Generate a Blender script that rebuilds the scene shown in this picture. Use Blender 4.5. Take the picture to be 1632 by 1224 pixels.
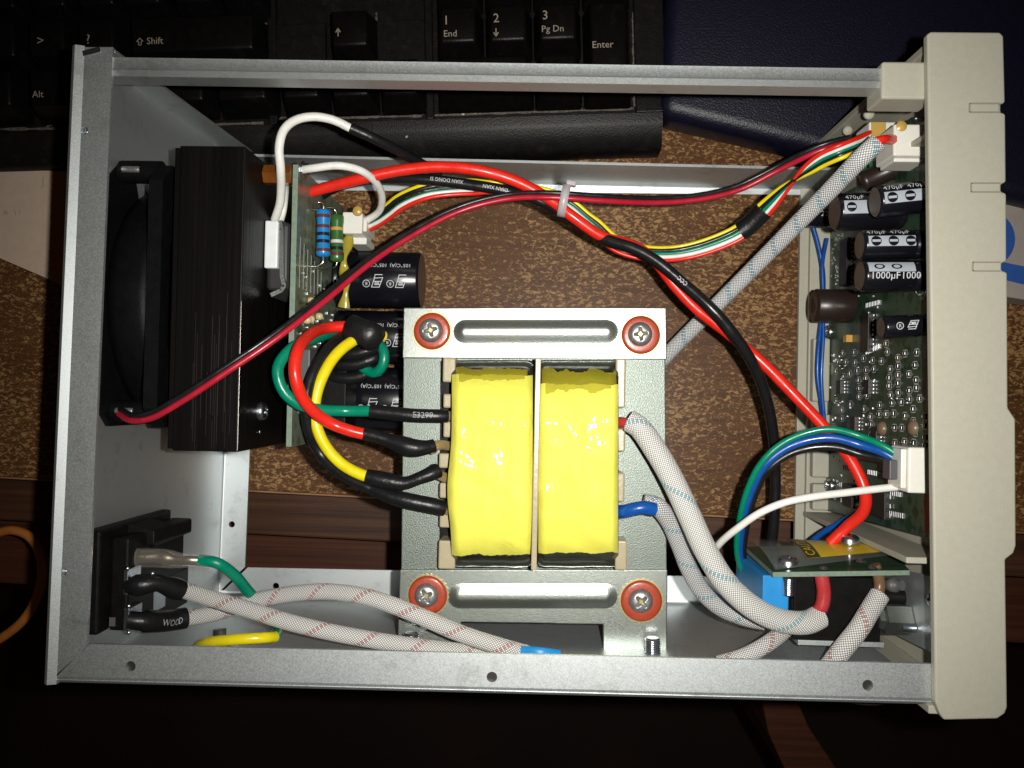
import bpy, bmesh, math, random
from mathutils import Vector, Matrix, Euler, noise

for o in list(bpy.data.objects): bpy.data.objects.remove(o, do_unlink=True)
SC = bpy.context.scene
COL = SC.collection
MM = 0.001
rnd = random.Random(7)

# ---------------------------------------------------------------- camera, light, exposure
CAMP = Vector((134.4, 82.8, 331.0))                       # millimetres above the desk top
CAMR = Euler((math.radians(0.763), math.radians(2.017), math.radians(1.235)), 'XYZ').to_matrix()
FPX = 1300.0                                              # focal length in photo pixels (1632 wide)
cam = bpy.data.cameras.new('camera'); cam.sensor_width = 36.0
cam.lens = 36.0 * FPX / 1632.0; cam.clip_start = 0.005; cam.clip_end = 20.0
camo = bpy.data.objects.new('camera', cam); COL.objects.link(camo)
camo.matrix_world = Matrix.Translation(CAMP * MM) @ CAMR.to_4x4()
SC.camera = camo
SC.render.resolution_x, SC.render.resolution_y = 1024, 768

W = bpy.data.worlds.new('World'); SC.world = W; W.use_nodes = True
bg = W.node_tree.nodes['Background']; bg.inputs[0].default_value = (1.0, 0.72, 0.48, 1); bg.inputs[1].default_value = 0.014

fl = bpy.data.lights.new('phone_flash', 'SPOT'); fl.energy = 4.2; fl.color = (1.0, 0.965, 0.90)
fl.shadow_soft_size = 0.0022; fl.spot_size = math.radians(100); fl.spot_blend = 1.0
flo = bpy.data.objects.new('phone_flash', fl); COL.objects.link(flo)
FLP = CAMP + Vector((16, 4, 1))
flo.matrix_world = Matrix.Translation(FLP * MM) @ CAMR.to_4x4()

vs = SC.view_settings; vs.view_transform = 'Standard'; vs.look = 'None'; vs.exposure = 0.0; vs.gamma = 1.0
SC.render.engine = 'CYCLES'

def P(px, py, z):
    d = CAMR @ Vector(((px - 816) / FPX, -(py - 612) / FPX, -1.0))
    return CAMP + d * ((z - CAMP.z) / d.z)

# ---------------------------------------------------------------- materials
def lin(c):
    return tuple((x / 255 / 12.92 if x / 255 <= 0.04045 else ((x / 255 + 0.055) / 1.055) ** 2.4) for x in c) + (1,)

def mat(name, col, rough=0.5, metal=0.0, var=0.0, vscale=200.0, bump=0.0, bscale=600.0, stretch=(1, 1, 1), spec=0.5,
        coat=0.0, trans=0.0, alpha=1.0, rvar=0.0, dirt=None, dscale=60.0, damt=0.5, sss=0.0):
    m = bpy.data.materials.new(name); m.use_nodes = True
    nt = m.node_tree; N = nt.nodes; L = nt.links; b = N['Principled BSDF']
    b.inputs['Base Color'].default_value = (*col[:3], 1)
    b.inputs['Roughness'].default_value = rough; b.inputs['Metallic'].default_value = metal
    b.inputs['Specular IOR Level'].default_value = spec
    b.inputs['Coat Weight'].default_value = coat; b.inputs['Coat Roughness'].default_value = 0.08
    b.inputs['Transmission Weight'].default_value = trans; b.inputs['Alpha'].default_value = alpha
    if sss:
        b.inputs['Subsurface Weight'].default_value = sss; b.inputs['Subsurface Radius'].default_value = (0.002, 0.0015, 0.001)
    tc = N.new('ShaderNodeTexCoord'); mp = N.new('ShaderNodeMapping'); mp.inputs['Scale'].default_value = stretch
    L.new(tc.outputs['Object'], mp.inputs['Vector'])
    last = None
    if var or rvar or dirt:
        n = N.new('ShaderNodeTexNoise'); n.inputs['Scale'].default_value = vscale; n.inputs['Detail'].default_value = 6
        L.new(mp.outputs[0], n.inputs['Vector'])
        mr = N.new('ShaderNodeMapRange'); mr.inputs[1].default_value = 0.3; mr.inputs[2].default_value = 0.7
        mr.inputs[3].default_value = 1 - var; mr.inputs[4].default_value = 1 + var
        L.new(n.outputs[0], mr.inputs[0])
        mx = N.new('ShaderNodeMix'); mx.data_type = 'RGBA'; mx.blend_type = 'MULTIPLY'; mx.inputs[0].default_value = 1
        mx.inputs[6].default_value = (*col[:3], 1); L.new(mr.outputs[0], mx.inputs[7]); last = mx.outputs[2]
        if rvar:
            r2 = N.new('ShaderNodeMapRange'); r2.inputs[1].default_value = 0.3; r2.inputs[2].default_value = 0.7
            r2.inputs[3].default_value = max(0.02, rough - rvar); r2.inputs[4].default_value = min(1, rough + rvar)
            L.new(n.outputs[0], r2.inputs[0]); L.new(r2.outputs[0], b.inputs['Roughness'])
        if dirt:
            n2 = N.new('ShaderNodeTexNoise'); n2.inputs['Scale'].default_value = dscale; n2.inputs['Detail'].default_value = 8
            n2.inputs['Roughness'].default_value = 0.7; L.new(tc.outputs['Object'], n2.inputs['Vector'])
            m2 = N.new('ShaderNodeMapRange'); m2.inputs[1].default_value = 0.55; m2.inputs[2].default_value = 0.75
            m2.inputs[3].default_value = 0; m2.inputs[4].default_value = damt; L.new(n2.outputs[0], m2.inputs[0])
            mx2 = N.new('ShaderNodeMix'); mx2.data_type = 'RGBA'; L.new(m2.outputs[0], mx2.inputs[0])
            L.new(last, mx2.inputs[6]); mx2.inputs[7].default_value = (*dirt[:3], 1); last = mx2.outputs[2]
        L.new(last, b.inputs['Base Color'])
    if bump:
        nb = N.new('ShaderNodeTexNoise'); nb.inputs['Scale'].default_value = bscale; nb.inputs['Detail'].default_value = 4
        L.new(mp.outputs[0], nb.inputs['Vector'])
        bp = N.new('ShaderNodeBump'); bp.inputs['Strength'].default_value = bump; bp.inputs['Distance'].default_value = 0.0004
        L.new(nb.outputs[0], bp.inputs['Height']); L.new(bp.outputs[0], b.inputs['Normal'])
    return m

def braid(name, base, tracer, pitch=1.5, n=12, tw=0.12, tl=16.0, gap_shade=(0.30, 0.29, 0.28)):
    m = bpy.data.materials.new(name); m.use_nodes = True
    nt = m.node_tree; N = nt.nodes; L = nt.links; b = N['Principled BSDF']
    b.inputs['Roughness'].default_value = 0.38; b.inputs['Specular IOR Level'].default_value = 0.6
    uv = N.new('ShaderNodeUVMap'); uv.uv_map = 'UVMap'
    sp = N.new('ShaderNodeSeparateXYZ'); L.new(uv.outputs[0], sp.inputs[0])
    def math_(op, a, bb=None, c=None):
        k = N.new('ShaderNodeMath'); k.operation = op
        for i, v in enumerate((a, bb, c)):
            if v is None: continue
            if isinstance(v, (int, float)): k.inputs[i].default_value = v
            else: L.new(v, k.inputs[i])
        return k.outputs[0]
    u = math_('MULTIPLY', sp.outputs[0], 2 * math.pi / pitch); v = math_('MULTIPLY', sp.outputs[1], 2 * math.pi * n)
    s1 = math_('SINE', math_('ADD', u, v)); s2 = math_('SINE', math_('SUBTRACT', u, v))
    a1 = math_('ABSOLUTE', s1); a2 = math_('ABSOLUTE', s2)
    h = math_('POWER', math_('MULTIPLY', a1, a2), 0.6)
    # tracer strand: a helix, broken where it dives under
    t = math_('FRACT', math_('ADD', math_('DIVIDE', sp.outputs[0], tl), math_('MULTIPLY', sp.outputs[1], 1.0)))
    band = math_('LESS_THAN', t, tw)
    dash = math_('GREATER_THAN', s2, -0.25)
    tr = math_('MULTIPLY', band, dash)
    c1 = N.new('ShaderNodeMix'); c1.data_type = 'RGBA'; c1.inputs[6].default_value = (*gap_shade, 1); c1.inputs[7].default_value = (*base, 1)  # weave shading in the colour: dark between strands, bright on their crowns
    hm = N.new('ShaderNodeMapRange'); hm.inputs[1].default_value = 0.08; hm.inputs[2].default_value = 0.75; L.new(h, hm.inputs[0])
    L.new(hm.outputs[0], c1.inputs[0])
    c2 = N.new('ShaderNodeMix'); c2.data_type = 'RGBA'; L.new(c1.outputs[2], c2.inputs[6]); c2.inputs[7].default_value = (*tracer, 1)
    L.new(math_('MULTIPLY', tr, 0.62), c2.inputs[0])
    L.new(c2.outputs[2], b.inputs['Base Color'])
    bp = N.new('ShaderNodeBump'); bp.inputs['Strength'].default_value = 0.9; bp.inputs['Distance'].default_value = 0.0004
    L.new(h, bp.inputs['Height']); L.new(bp.outputs[0], b.inputs['Normal'])
    return m

MT = {}
MT['galv'] = mat('galvanised_sheet', (0.66, 0.70, 0.71), 0.50, 0.93, 0.03, 2500, 0.03, 2500, rvar=0.05, dirt=(0.22, 0.20, 0.18), dscale=110, damt=0.40)
MT['galv_in'] = MT['galv']
MT['bracket'] = mat('zinc_plated_bracket', (0.36, 0.39, 0.36), 0.36, 0.95, 0.06, 2200, 0.12, 2600, rvar=0.04, dirt=(0.50, 0.42, 0.24), dscale=30, damt=0.35)
MT['core'] = mat('lamination_steel', (0.16, 0.185, 0.165), 0.42, 0.65, 0.14, 1800, 0.3, 2600, rvar=0.08)
MT['steel'] = mat('bright_steel', (0.50, 0.53, 0.58), 0.30, 1.0, 0.08, 700, 0.1, 1500)
MT['screw'] = mat('dull_screw_steel', (0.36, 0.36, 0.35), 0.38, 0.75, 0.2, 900, 0.15, 1500)
MT['brassy'] = mat('passivated_recess', (0.58, 0.50, 0.20), 0.32, 0.7, 0.2, 900)
MT['tin'] = mat('tinned_lead', (0.80, 0.80, 0.78), 0.22, 1.0)
MT['bezel'] = mat('beige_abs_plastic', lin((170, 168, 153)), 0.55, 0, 0.03, 500, 0.18, 2200, spec=0.4, dirt=(0.40, 0.36, 0.28), dscale=25, damt=0.15)
MT['desk'] = None
MT['black_plastic'] = mat('black_plastic', (0.006, 0.0055, 0.0055), 0.45, 0, 0.3, 300, 0.15, 900, spec=0.12)
MT['fan'] = mat('fan_black_plastic', (0.004, 0.004, 0.005), 0.5, 0, 0.25, 300, 0.2, 1200, spec=0.12)
MT['anod'] = mat('black_anodised_aluminium', (0.005, 0.0042, 0.004), 0.42, 0.1, 0.4, 500, 0.25, 900, stretch=(1, 0.02, 1), spec=0.12)
MT['rubber'] = mat('black_rubber', (0.02, 0.02, 0.02), 0.55, 0, 0.2, 300)
MT['shrink'] = mat('black_heat_shrink', (0.008, 0.008, 0.009), 0.36, 0, 0.2, 500, 0.35, 700, spec=0.35)
MT['pcb'] = None
MT['pcb_edge'] = mat('fibreglass_edge', (0.17, 0.23, 0.175), 0.6, 0, 0.15, 900)
MT['white_nylon'] = mat('white_nylon', (0.74, 0.73, 0.67), 0.36, 0, 0.03, 300, sss=0.12)
MT['white_ceramic'] = mat('white_ceramic', (0.72, 0.75, 0.76), 0.4, 0, 0.04, 300)
MT['cream'] = mat('cream_bobbin_nylon', (0.40, 0.345, 0.225), 0.30, 0, 0.06, 200, 0.15, 700, sss=0.15)
MT['fibre'] = mat('red_fibre_washer', (0.36, 0.05, 0.022), 0.34, 0, 0.12, 500, 0.12, 900, coat=0.3)
def wm(n, c, r=0.30): return mat(n, c, r, 0, 0.06, 250, 0.16, 420, spec=0.45, rvar=0.10, dirt=(c[0] * 0.45 + 0.01, c[1] * 0.45 + 0.01, c[2] * 0.45 + 0.01), dscale=130, damt=0.45)
MT['red'] = wm('red_silicone', (0.70, 0.022, 0.012)); MT['black'] = wm('black_pvc', (0.010, 0.010, 0.011), 0.30)
MT['yellow'] = wm('yellow_pvc', (0.74, 0.62, 0.01)); MT['green'] = wm('green_pvc', (0.0, 0.20, 0.115))
MT['blue'] = wm('blue_pvc', (0.006, 0.07, 0.32)); MT['white'] = wm('white_pvc', (0.76, 0.76, 0.72))
MT['crimson'] = wm('crimson_pvc', (0.40, 0.012, 0.03)); MT['brown'] = wm('brown_pvc', (0.16, 0.09, 0.05))
MT['dullred'] = wm('dull_red_pvc', (0.42, 0.035, 0.04)); MT['orange'] = wm('orange_pvc', (0.45, 0.15, 0.03), 0.5)
MT['sl_white'] = braid('white_glass_braid_blue_tracer', (0.95, 0.95, 0.92), (0.02, 0.34, 0.46), 1.6, 12, 0.09, 26.0, (0.30, 0.30, 0.28))
MT['sl_grey'] = braid('grey_glass_braid_blue_tracer', (0.74, 0.75, 0.75), (0.04, 0.30, 0.40), 1.7, 9, 0.11, 13.0, (0.17, 0.17, 0.17))
MT['sl_diag'] = braid('white_glass_braid_many_blue', (0.90, 0.92, 0.93), (0.02, 0.30, 0.40), 1.7, 9, 0.18, 12.0, (0.20, 0.20, 0.20))
MT['sl_red'] = braid('grey_glass_braid_red_tracer', (0.86, 0.85, 0.83), (0.42, 0.07, 0.06), 1.7, 9, 0.13, 15.0, (0.20, 0.19, 0.18))
MT['sl_brass'] = braid('tan_braid', (0.55, 0.40, 0.16), (0.08, 0.30, 0.20), 1.0, 8, 0.08, 9.0, (0.16, 0.11, 0.05))
MT['ink'] = mat('white_ink', (0.55, 0.57, 0.60), 0.6)
MT['ink_dim'] = mat('grey_ink', (0.30, 0.30, 0.31), 0.6)
MT['tie'] = mat('natural_nylon_tie', (0.55, 0.50, 0.52), 0.35, 0, 0.05, 200, trans=0.25, sss=0.2)
MT['clear'] = mat('clear_plastic', (0.80, 0.82, 0.82), 0.10, 0, trans=0.0, alpha=0.10, spec=0.8)
MT['clear_pvc'] = mat('clear_pvc', (0.7, 0.66, 0.58), 0.08, 0, alpha=0.10, spec=0.9)
MT['blue_box'] = mat('blue_relay_plastic', (0.015, 0.24, 0.58), 0.4, 0, 0.06, 300, 0.1, 800)
MT['dust_black'] = mat('dusty_black_plastic', (0.007, 0.006, 0.0055), 0.42, 0, 0.3, 300, 0.3, 1500, dirt=(0.03, 0.026, 0.02), dscale=120, damt=0.5, spec=0.2)
MT['key'] = mat('black_key_plastic', (0.0035, 0.003, 0.003), 0.36, 0, 0.2, 300, 0.2, 1600, dirt=(0.012, 0.011, 0.009), dscale=200, damt=0.5, spec=0.14)
MT['cap_can'] = mat('black_capacitor_sleeve', (0.006, 0.006, 0.009), 0.24, 0, 0.1, 200, spec=0.5)
MT['cap_top'] = mat('capacitor_vent_top', (0.10, 0.075, 0.06), 0.35, 0.3, 0.1, 300)
MT['cap_silver'] = mat('capacitor_stripe', (0.42, 0.46, 0.52), 0.4, 0.1, 0.05, 400)

MT['hole_shade'] = mat('dark_hole_shade', (0.03, 0.028, 0.026), 0.5, 0.3)  # near-black colour standing in for the shade inside the holes
MT['brass_ring'] = mat('yellow_passivated_ring', (0.55, 0.47, 0.22), 0.35, 0.8)
MT['scratch_m'] = mat('scratched_anodising', (0.05, 0.045, 0.04), 0.4, 0.5)
MT['mod'] = mat('grey_black_module', (0.035, 0.035, 0.037), 0.35, 0.2)
MT['b_amber'] = mat('amber_standoff', (0.14, 0.045, 0.008), 0.18, 0, 0.2, 200, coat=0.4)
MT['crimp'] = mat('tinned_brass_crimp', (0.62, 0.54, 0.42), 0.25, 1.0)

# ---------------------------------------------------------------- builders
class MB:
    def __init__(s): s.v = []; s.f = []; s.uv = {}; s.sm = []
    def add(s, vs, fs, smooth=False, uvs=None):
        o = len(s.v); s.v += [Vector(v) for v in vs]
        for i, f in enumerate(fs):
            s.f.append(tuple(k + o for k in f)); s.sm.append(smooth)
            if uvs: s.uv[len(s.f) - 1] = uvs[i]
        return s
    def bm(s, b, M=Matrix(), smooth=False):
        b.verts.index_update()
        s.add([M @ v.co for v in b.verts], [tuple(v.index for v in f.verts) for f in b.faces], smooth); b.free(); return s
    def box(s, c, sz, bev=0.0, R=None, seg=2, smooth=False):
        b = bmesh.new(); bmesh.ops.create_cube(b, size=1)
        for v in b.verts: v.co = Vector((v.co.x * sz[0], v.co.y * sz[1], v.co.z * sz[2]))
        if bev: bmesh.ops.bevel(b, geom=b.edges[:], offset=bev, segments=seg, affect='EDGES', profile=0.5)
        M = Matrix.Translation(Vector(c)) @ (R.to_4x4() if R else Matrix())
        return s.bm(b, M, smooth)
    def box2(s, lo, hi, bev=0.0, seg=2):
        lo = Vector(lo); hi = Vector(hi); d = hi - lo
        return s.box((lo + hi) / 2, (abs(d.x), abs(d.y), abs(d.z)), bev, None, seg)
    def prism(s, pts, off, bev=0.0, seg=2):
        pts = [Vector(p) for p in pts]; off = Vector(off)
        b = bmesh.new(); vs_ = [b.verts.new(p) for p in pts]; f = b.faces.new(vs_)
        r = bmesh.ops.extrude_face_region(b, geom=[f])
        bmesh.ops.translate(b, verts=[g for g in r['geom'] if isinstance(g, bmesh.types.BMVert)], vec=off)
        bmesh.ops.recalc_face_normals(b, faces=b.faces[:])
        if bev: bmesh.ops.bevel(b, geom=b.edges[:], offset=bev, segments=seg, affect='EDGES', profile=0.5)
        return s.bm(b)
    def plate(s, outer, holes, off, rim=None):
        """flat plate with round holes; outer = 3D points, holes = (centre, radius), off = thickness vector"""
        off = Vector(off); b = bmesh.new(); loops = [[Vector(p) for p in outer]]
        ex = (loops[0][1] - loops[0][0]).normalized(); nz = off.normalized(); ey = nz.cross(ex).normalized()
        for c, r in holes:
            c = Vector(c); loops.append([c + ex * r * math.cos(a * math.pi / 8) + ey * r * math.sin(a * math.pi / 8) for a in range(16)])
        es = []
        for lp in loops:
            vv = [b.verts.new(p) for p in lp]
            for i in range(len(vv)): es.append(b.edges.new((vv[i], vv[(i + 1) % len(vv)])))
        bmesh.ops.triangle_fill(b, use_beauty=True, use_dissolve=False, edges=es)
        r = bmesh.ops.extrude_face_region(b, geom=b.faces[:])
        bmesh.ops.translate(b, verts=[g for g in r['geom'] if isinstance(g, bmesh.types.BMVert)], vec=off)
        bmesh.ops.recalc_face_normals(b, faces=b.faces[:])
        return s.bm(b)
    def lathe(s, prof, o, d, seg=24, smooth=True, up=None):
        o = Vector(o); d = Vector(d).normalized()
        a = Vector(up) if up else (Vector((0, 0, 1)) if abs(d.z) < 0.9 else Vector((1, 0, 0)))
        x = (a - d * a.dot(d)).normalized(); y = d.cross(x)
        vs_ = []; fs = []
        for r, h in prof:
            for k in range(seg):
                t = 2 * math.pi * k / seg; vs_.append(o + d * h + (x * math.cos(t) + y * math.sin(t)) * r)
        for i in range(len(prof) - 1):
            for k in range(seg):
                k2 = (k + 1) % seg; fs.append((i * seg + k, i * seg + k2, (i + 1) * seg + k2, (i + 1) * seg + k))
        s.add(vs_, fs, smooth)
        if prof[0][0] > 1e-3: s.add(vs_[:seg], [tuple(range(seg))[::-1]])
        if prof[-1][0] > 1e-3: s.add(vs_[-seg:], [tuple(range(seg))])
        return s
    def cyl(s, a, b, r, seg=20, bev=0.0):
        a = Vector(a); b = Vector(b); h = (b - a).length
        pr = [(r, 0), (r, h)] if not bev else [(r - bev, 0), (r - bev * 0.3, bev * 0.3), (r, bev), (r, h - bev), (r - bev * 0.3, h - bev * 0.3), (r - bev, h)]
        return s.lathe(pr, a, b - a, seg)
    def tube(s, pts, r, seg=12, caps=True, flat=1.0):
        S, T, U, Bn, A = pts.frames()
        rf = r if callable(r) else (lambda u: r)
        vs_ = []; fs = []; uvs = []; n = len(S); Lt = A[-1]
        for i in range(n):
            ri = rf(A[i] / Lt)
            for k in range(seg):
                t = 2 * math.pi * k / seg
                vs_.append(S[i] + (U[i] * math.cos(t) * flat + Bn[i] * math.sin(t)) * ri)
        for i in range(n - 1):
            for k in range(seg):
                k2 = (k + 1) % seg
                fs.append((i * seg + k, i * seg + k2, (i + 1) * seg + k2, (i + 1) * seg + k))
                uvs.append(((A[i], k / seg), (A[i], (k + 1) / seg), (A[i + 1], (k + 1) / seg), (A[i + 1], k / seg)))
        s.add(vs_, fs, True, uvs)
        if caps:
            s.add(vs_[:seg], [tuple(range(seg))[::-1]]); s.add(vs_[-seg:], [tuple(range(seg))])
        return s
    def grid(s, fn, nu, nv, smooth=True):
        vs_ = [fn(i / nu, j / nv) for i in range(nu + 1) for j in range(nv + 1)]
        fs = [(i * (nv + 1) + j, (i + 1) * (nv + 1) + j, (i + 1) * (nv + 1) + j + 1, i * (nv + 1) + j + 1) for i in range(nu) for j in range(nv)]
        return s.add(vs_, fs, smooth)
    def build(s, name, m, parent=None, origin=None):
        me = bpy.data.meshes.new(name)
        R = origin if origin is not None else (Vector(root_of(parent)['_o']) if parent else (s.v[0].copy() if s.v else Vector()))
        me.from_pydata([(v - R) * MM for v in s.v], [], s.f)
        me.polygons.foreach_set('use_smooth', s.sm)
        if s.uv:
            ul = me.uv_layers.new(name='UVMap')
            for fi, c in s.uv.items():
                p = me.polygons[fi]
                for li, q in zip(p.loop_indices, c): ul.data[li].uv = q
        me.materials.append(MT[m] if isinstance(m, str) else m); me.update()
        o = bpy.data.objects.new(name, me); COL.objects.link(o)
        if parent: o.parent = parent
        else:
            o.location = R * MM; o['_o'] = list(R)
        return o

def root_of(o):
    while o.parent: o = o.parent
    return o
def thing(name, loc, label, cat, group=None):
    o = bpy.data.objects.new(name, None); COL.objects.link(o); o.location = Vector(loc) * MM; o['_o'] = list(Vector(loc))
    o.empty_display_size = 0.01
    return tag(o, label, cat, group)
def tag(o, label, cat, group=None):
    o['label'] = label; o['category'] = cat
    if group: o['group'] = group
    return o
def struct(o, kind='structure'): o['kind'] = kind; return o
def inst(name, src, loc, parent, rz=0, scale=None):
    """another part with the same mesh, moved by loc (mm, world)"""
    o = src.copy(); COL.objects.link(o); o.name = name; o.parent = parent
    o.location = Vector(loc) * MM; o.rotation_euler = (0, 0, rz)
    if scale: o.scale = scale
    return o

class Path:
    def __init__(s, pts, step=1.2, smooth=True):
        p = [Vector(q) for q in pts]
        if smooth and len(p) > 2:
            e = [p[0] * 2 - p[1]] + p + [p[-1] * 2 - p[-2]]; out = []
            for i in range(1, len(e) - 2):
                a, b, c, d = e[i - 1:i + 3]; n = max(2, int((c - b).length / step))
                t0 = 0.0; t1 = t0 + max(1e-3, (b - a).length ** 0.5); t2 = t1 + max(1e-3, (c - b).length ** 0.5); t3 = t2 + max(1e-3, (d - c).length ** 0.5)
                for k in range(n):
                    t = t1 + (t2 - t1) * k / n
                    A1 = a * ((t1 - t) / (t1 - t0)) + b * ((t - t0) / (t1 - t0)); A2 = b * ((t2 - t) / (t2 - t1)) + c * ((t - t1) / (t2 - t1))
                    A3 = c * ((t3 - t) / (t3 - t2)) + d * ((t - t2) / (t3 - t2))
                    B1 = A1 * ((t2 - t) / (t2 - t0)) + A2 * ((t - t0) / (t2 - t0)); B2 = A2 * ((t3 - t) / (t3 - t1)) + A3 * ((t - t1) / (t3 - t1))
                    out.append(B1 * ((t2 - t) / (t2 - t1)) + B2 * ((t - t1) / (t2 - t1)))
            out.append(p[-1]); p = out
        s.p = p
    def frames(s):
        p = s.p; n = len(p); T = []
        for i in range(n): T.append((p[min(i + 1, n - 1)] - p[max(i - 1, 0)]).normalized())
        up = Vector((0, 0, 1)) if abs(T[0].z) < 0.95 else Vector((0, 1, 0))
        U = [(up - T[0] * up.dot(T[0])).normalized()]
        for i in range(1, n):
            u = U[-1] - T[i] * U[-1].dot(T[i])
            w = Vector((0, 0, 1)); w = w - T[i] * w.dot(T[i])
            if w.length > 0.3: u = u.lerp(w.normalized(), 0.25); u = u - T[i] * u.dot(T[i])
            U.append(u.normalized())
        B = [T[i].cross(U[i]) for i in range(n)]
        A = [0.0]
        for i in range(1, n): A.append(A[-1] + (p[i] - p[i - 1]).length)
        return p, T, U, B, A
    def offset(s, d):
        """parallel path, d mm to the side"""
        S, T, U, B, A = s.frames(); q = Path([S[0], S[-1]], smooth=False); q.p = [S[i] + B[i] * d for i in range(len(S))]; return q
    def part(s, a, b):
        S, T, U, B, A = s.frames(); L = A[-1]; q = Path([S[0], S[-1]], smooth=False)
        q.p = [S[i] for i in range(len(S)) if a * L <= A[i] <= b * L]; return q
    def at(s, x):
        S, T, U, B, A = s.frames()
        for i in range(len(S) - 1):
            if A[i + 1] >= x or i == len(S) - 2:
                f = (x - A[i]) / max(1e-6, A[i + 1] - A[i])
                return S[i].lerp(S[i + 1], f), T[i], U[i].lerp(U[i + 1], f).normalized(), B[i].lerp(B[i + 1], f).normalized()

def pp(*a): return [P(*q[:3]) for q in a]

_TX = {}
def text2d(s, h):
    """glyph outlines of a printed word as flat triangles, cap height h, starting at x=0"""
    if s not in _TX:
        c = bpy.data.curves.new('word', 'FONT'); c.body = s; c.size = 1.0; c.resolution_u = 2
        o = bpy.data.objects.new('word', c); me = bpy.data.meshes.new_from_object(o)
        _TX[s] = ([v.co.copy() for v in me.vertices], [tuple(p.vertices) for p in me.polygons])
        bpy.data.objects.remove(o); bpy.data.meshes.remove(me); bpy.data.curves.remove(c)
    v, f = _TX[s]; k = h / 0.7
    return [Vector((q.x * k, q.y * k)) for q in v], f
def strokes2d(segs, w):
    v = []; f = []
    for x0, y0, x1, y1 in segs:
        d = Vector((x1 - x0, y1 - y0)); n = Vector((-d.y, d.x)).normalized() * w / 2; e = d.normalized() * w / 2
        a = Vector((x0, y0)) - e; b = Vector((x1, y1)) + e; o = len(v)
        m = max(1, int(d.length / 1.2)); 
        for k in range(m + 1):
            q = a.lerp(b, k / m); v += [q - n, q + n]
        for k in range(m): f.append((o + 2 * k, o + 2 * k + 2, o + 2 * k + 3, o + 2 * k + 1))
    return v, f
def ring2d(cx, cy, r, w, n=20, sx=1.0):
    v = []; f = []
    for k in range(n):
        t = 2 * math.pi * k / n
        v += [Vector((cx + sx * (r - w / 2) * math.cos(t), cy + (r - w / 2) * math.sin(t))), Vector((cx + sx * (r + w / 2) * math.cos(t), cy + (r + w / 2) * math.sin(t)))]
    for k in range(n):
        j = (k + 1) % n; f.append((2 * k, 2 * k + 1, 2 * j + 1, 2 * j))
    return v, f
def shift(vf, dx, dy): return [q + Vector((dx, dy)) for q in vf[0]], vf[1]
def on_plane(vf, o, ex, ey, lift=0.05):
    o = Vector(o); ex = Vector(ex).normalized(); ey = Vector(ey).normalized(); n = ex.cross(ey)
    return [o + ex * q.x + ey * q.y + n * lift for q in vf[0]], vf[1]
def on_tube(vf, path, r, s0, ang=0.0, flip=False, lift=0.13):
    out = []
    for q in vf[0]:
        sx = -1 if flip else 1
        c, T, U, B = path.at(s0 + sx * q.x); a = ang + sx * q.y / r
        out.append(c + (U * math.cos(a) - B * math.sin(a)) * (r + lift))
    return out, vf[1]
def ink(vf, parent, name='printed_text', m='ink'):
    return MB().add(vf[0], vf[1]).build(name, m, parent)

_PH = None
def phillips(c, r, parent, h=None, name='screw', m='screw', axis=(0, 0, 1), rot=0.4):
    """pan head with a real cross recess, as a polar height field"""
    h = h or r * 0.55; axis = Vector(axis).normalized(); a = Vector((1, 0, 0)) if abs(axis.x) < 0.8 else Vector((0, 1, 0))
    ex = (a - axis * a.dot(axis)).normalized(); ey = axis.cross(ex); c = Vector(c)
    def H(x, y):
        d = math.hypot(x, y) / r; z = h * (1 - d ** 4) ** 0.5 if d < 1 else 0
        xr = x * math.cos(rot) + y * math.sin(rot); yr = -x * math.sin(rot) + y * math.cos(rot)
        w = 0.13 * r; L = 0.56 * r
        ins = max(min(w * (1.25 - 0.5 * abs(xr) / L) - abs(yr), L - abs(xr)), min(w * (1.25 - 0.5 * abs(yr) / L) - abs(xr), L - abs(yr)))
        k = max(0, min(1, ins / (0.06 * r)))
        return z - k * h * 0.75 * max(0.25, 1 - d)
    nr, na = 16, 48
    vs_ = [c + axis * H(0, 0)]; fs = []
    for i in range(1, nr + 1):
        q = r * (i / nr) ** 0.9
        for k in range(na):
            t = 2 * math.pi * k / na; x = q * math.cos(t); y = q * math.sin(t)
            vs_.append(c + ex * x + ey * y + axis * H(x, y))
    for k in range(na): fs.append((0, 1 + k, 1 + (k + 1) % na))
    for i in range(nr - 1):
        for k in range(na):
            j = (k + 1) % na; fs.append((1 + i * na + k, 1 + (i + 1) * na + k, 1 + (i + 1) * na + j, 1 + i * na + j))
    mb = MB().add(vs_, fs, True); mb.lathe([(r, -0.4), (r, 0)], c, axis, 48)
    return mb.build(name, m, parent)

def wire(name, path, r, m, label, cat='wire', group=None, seg=12):
    o = MB().tube(path, r, seg).build(name, m); return tag(o, label, cat, group)
def sub(name, path, r, m, parent, seg=14, caps=True):
    return MB().tube(path, r, seg, caps).build(name, m, parent)

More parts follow.
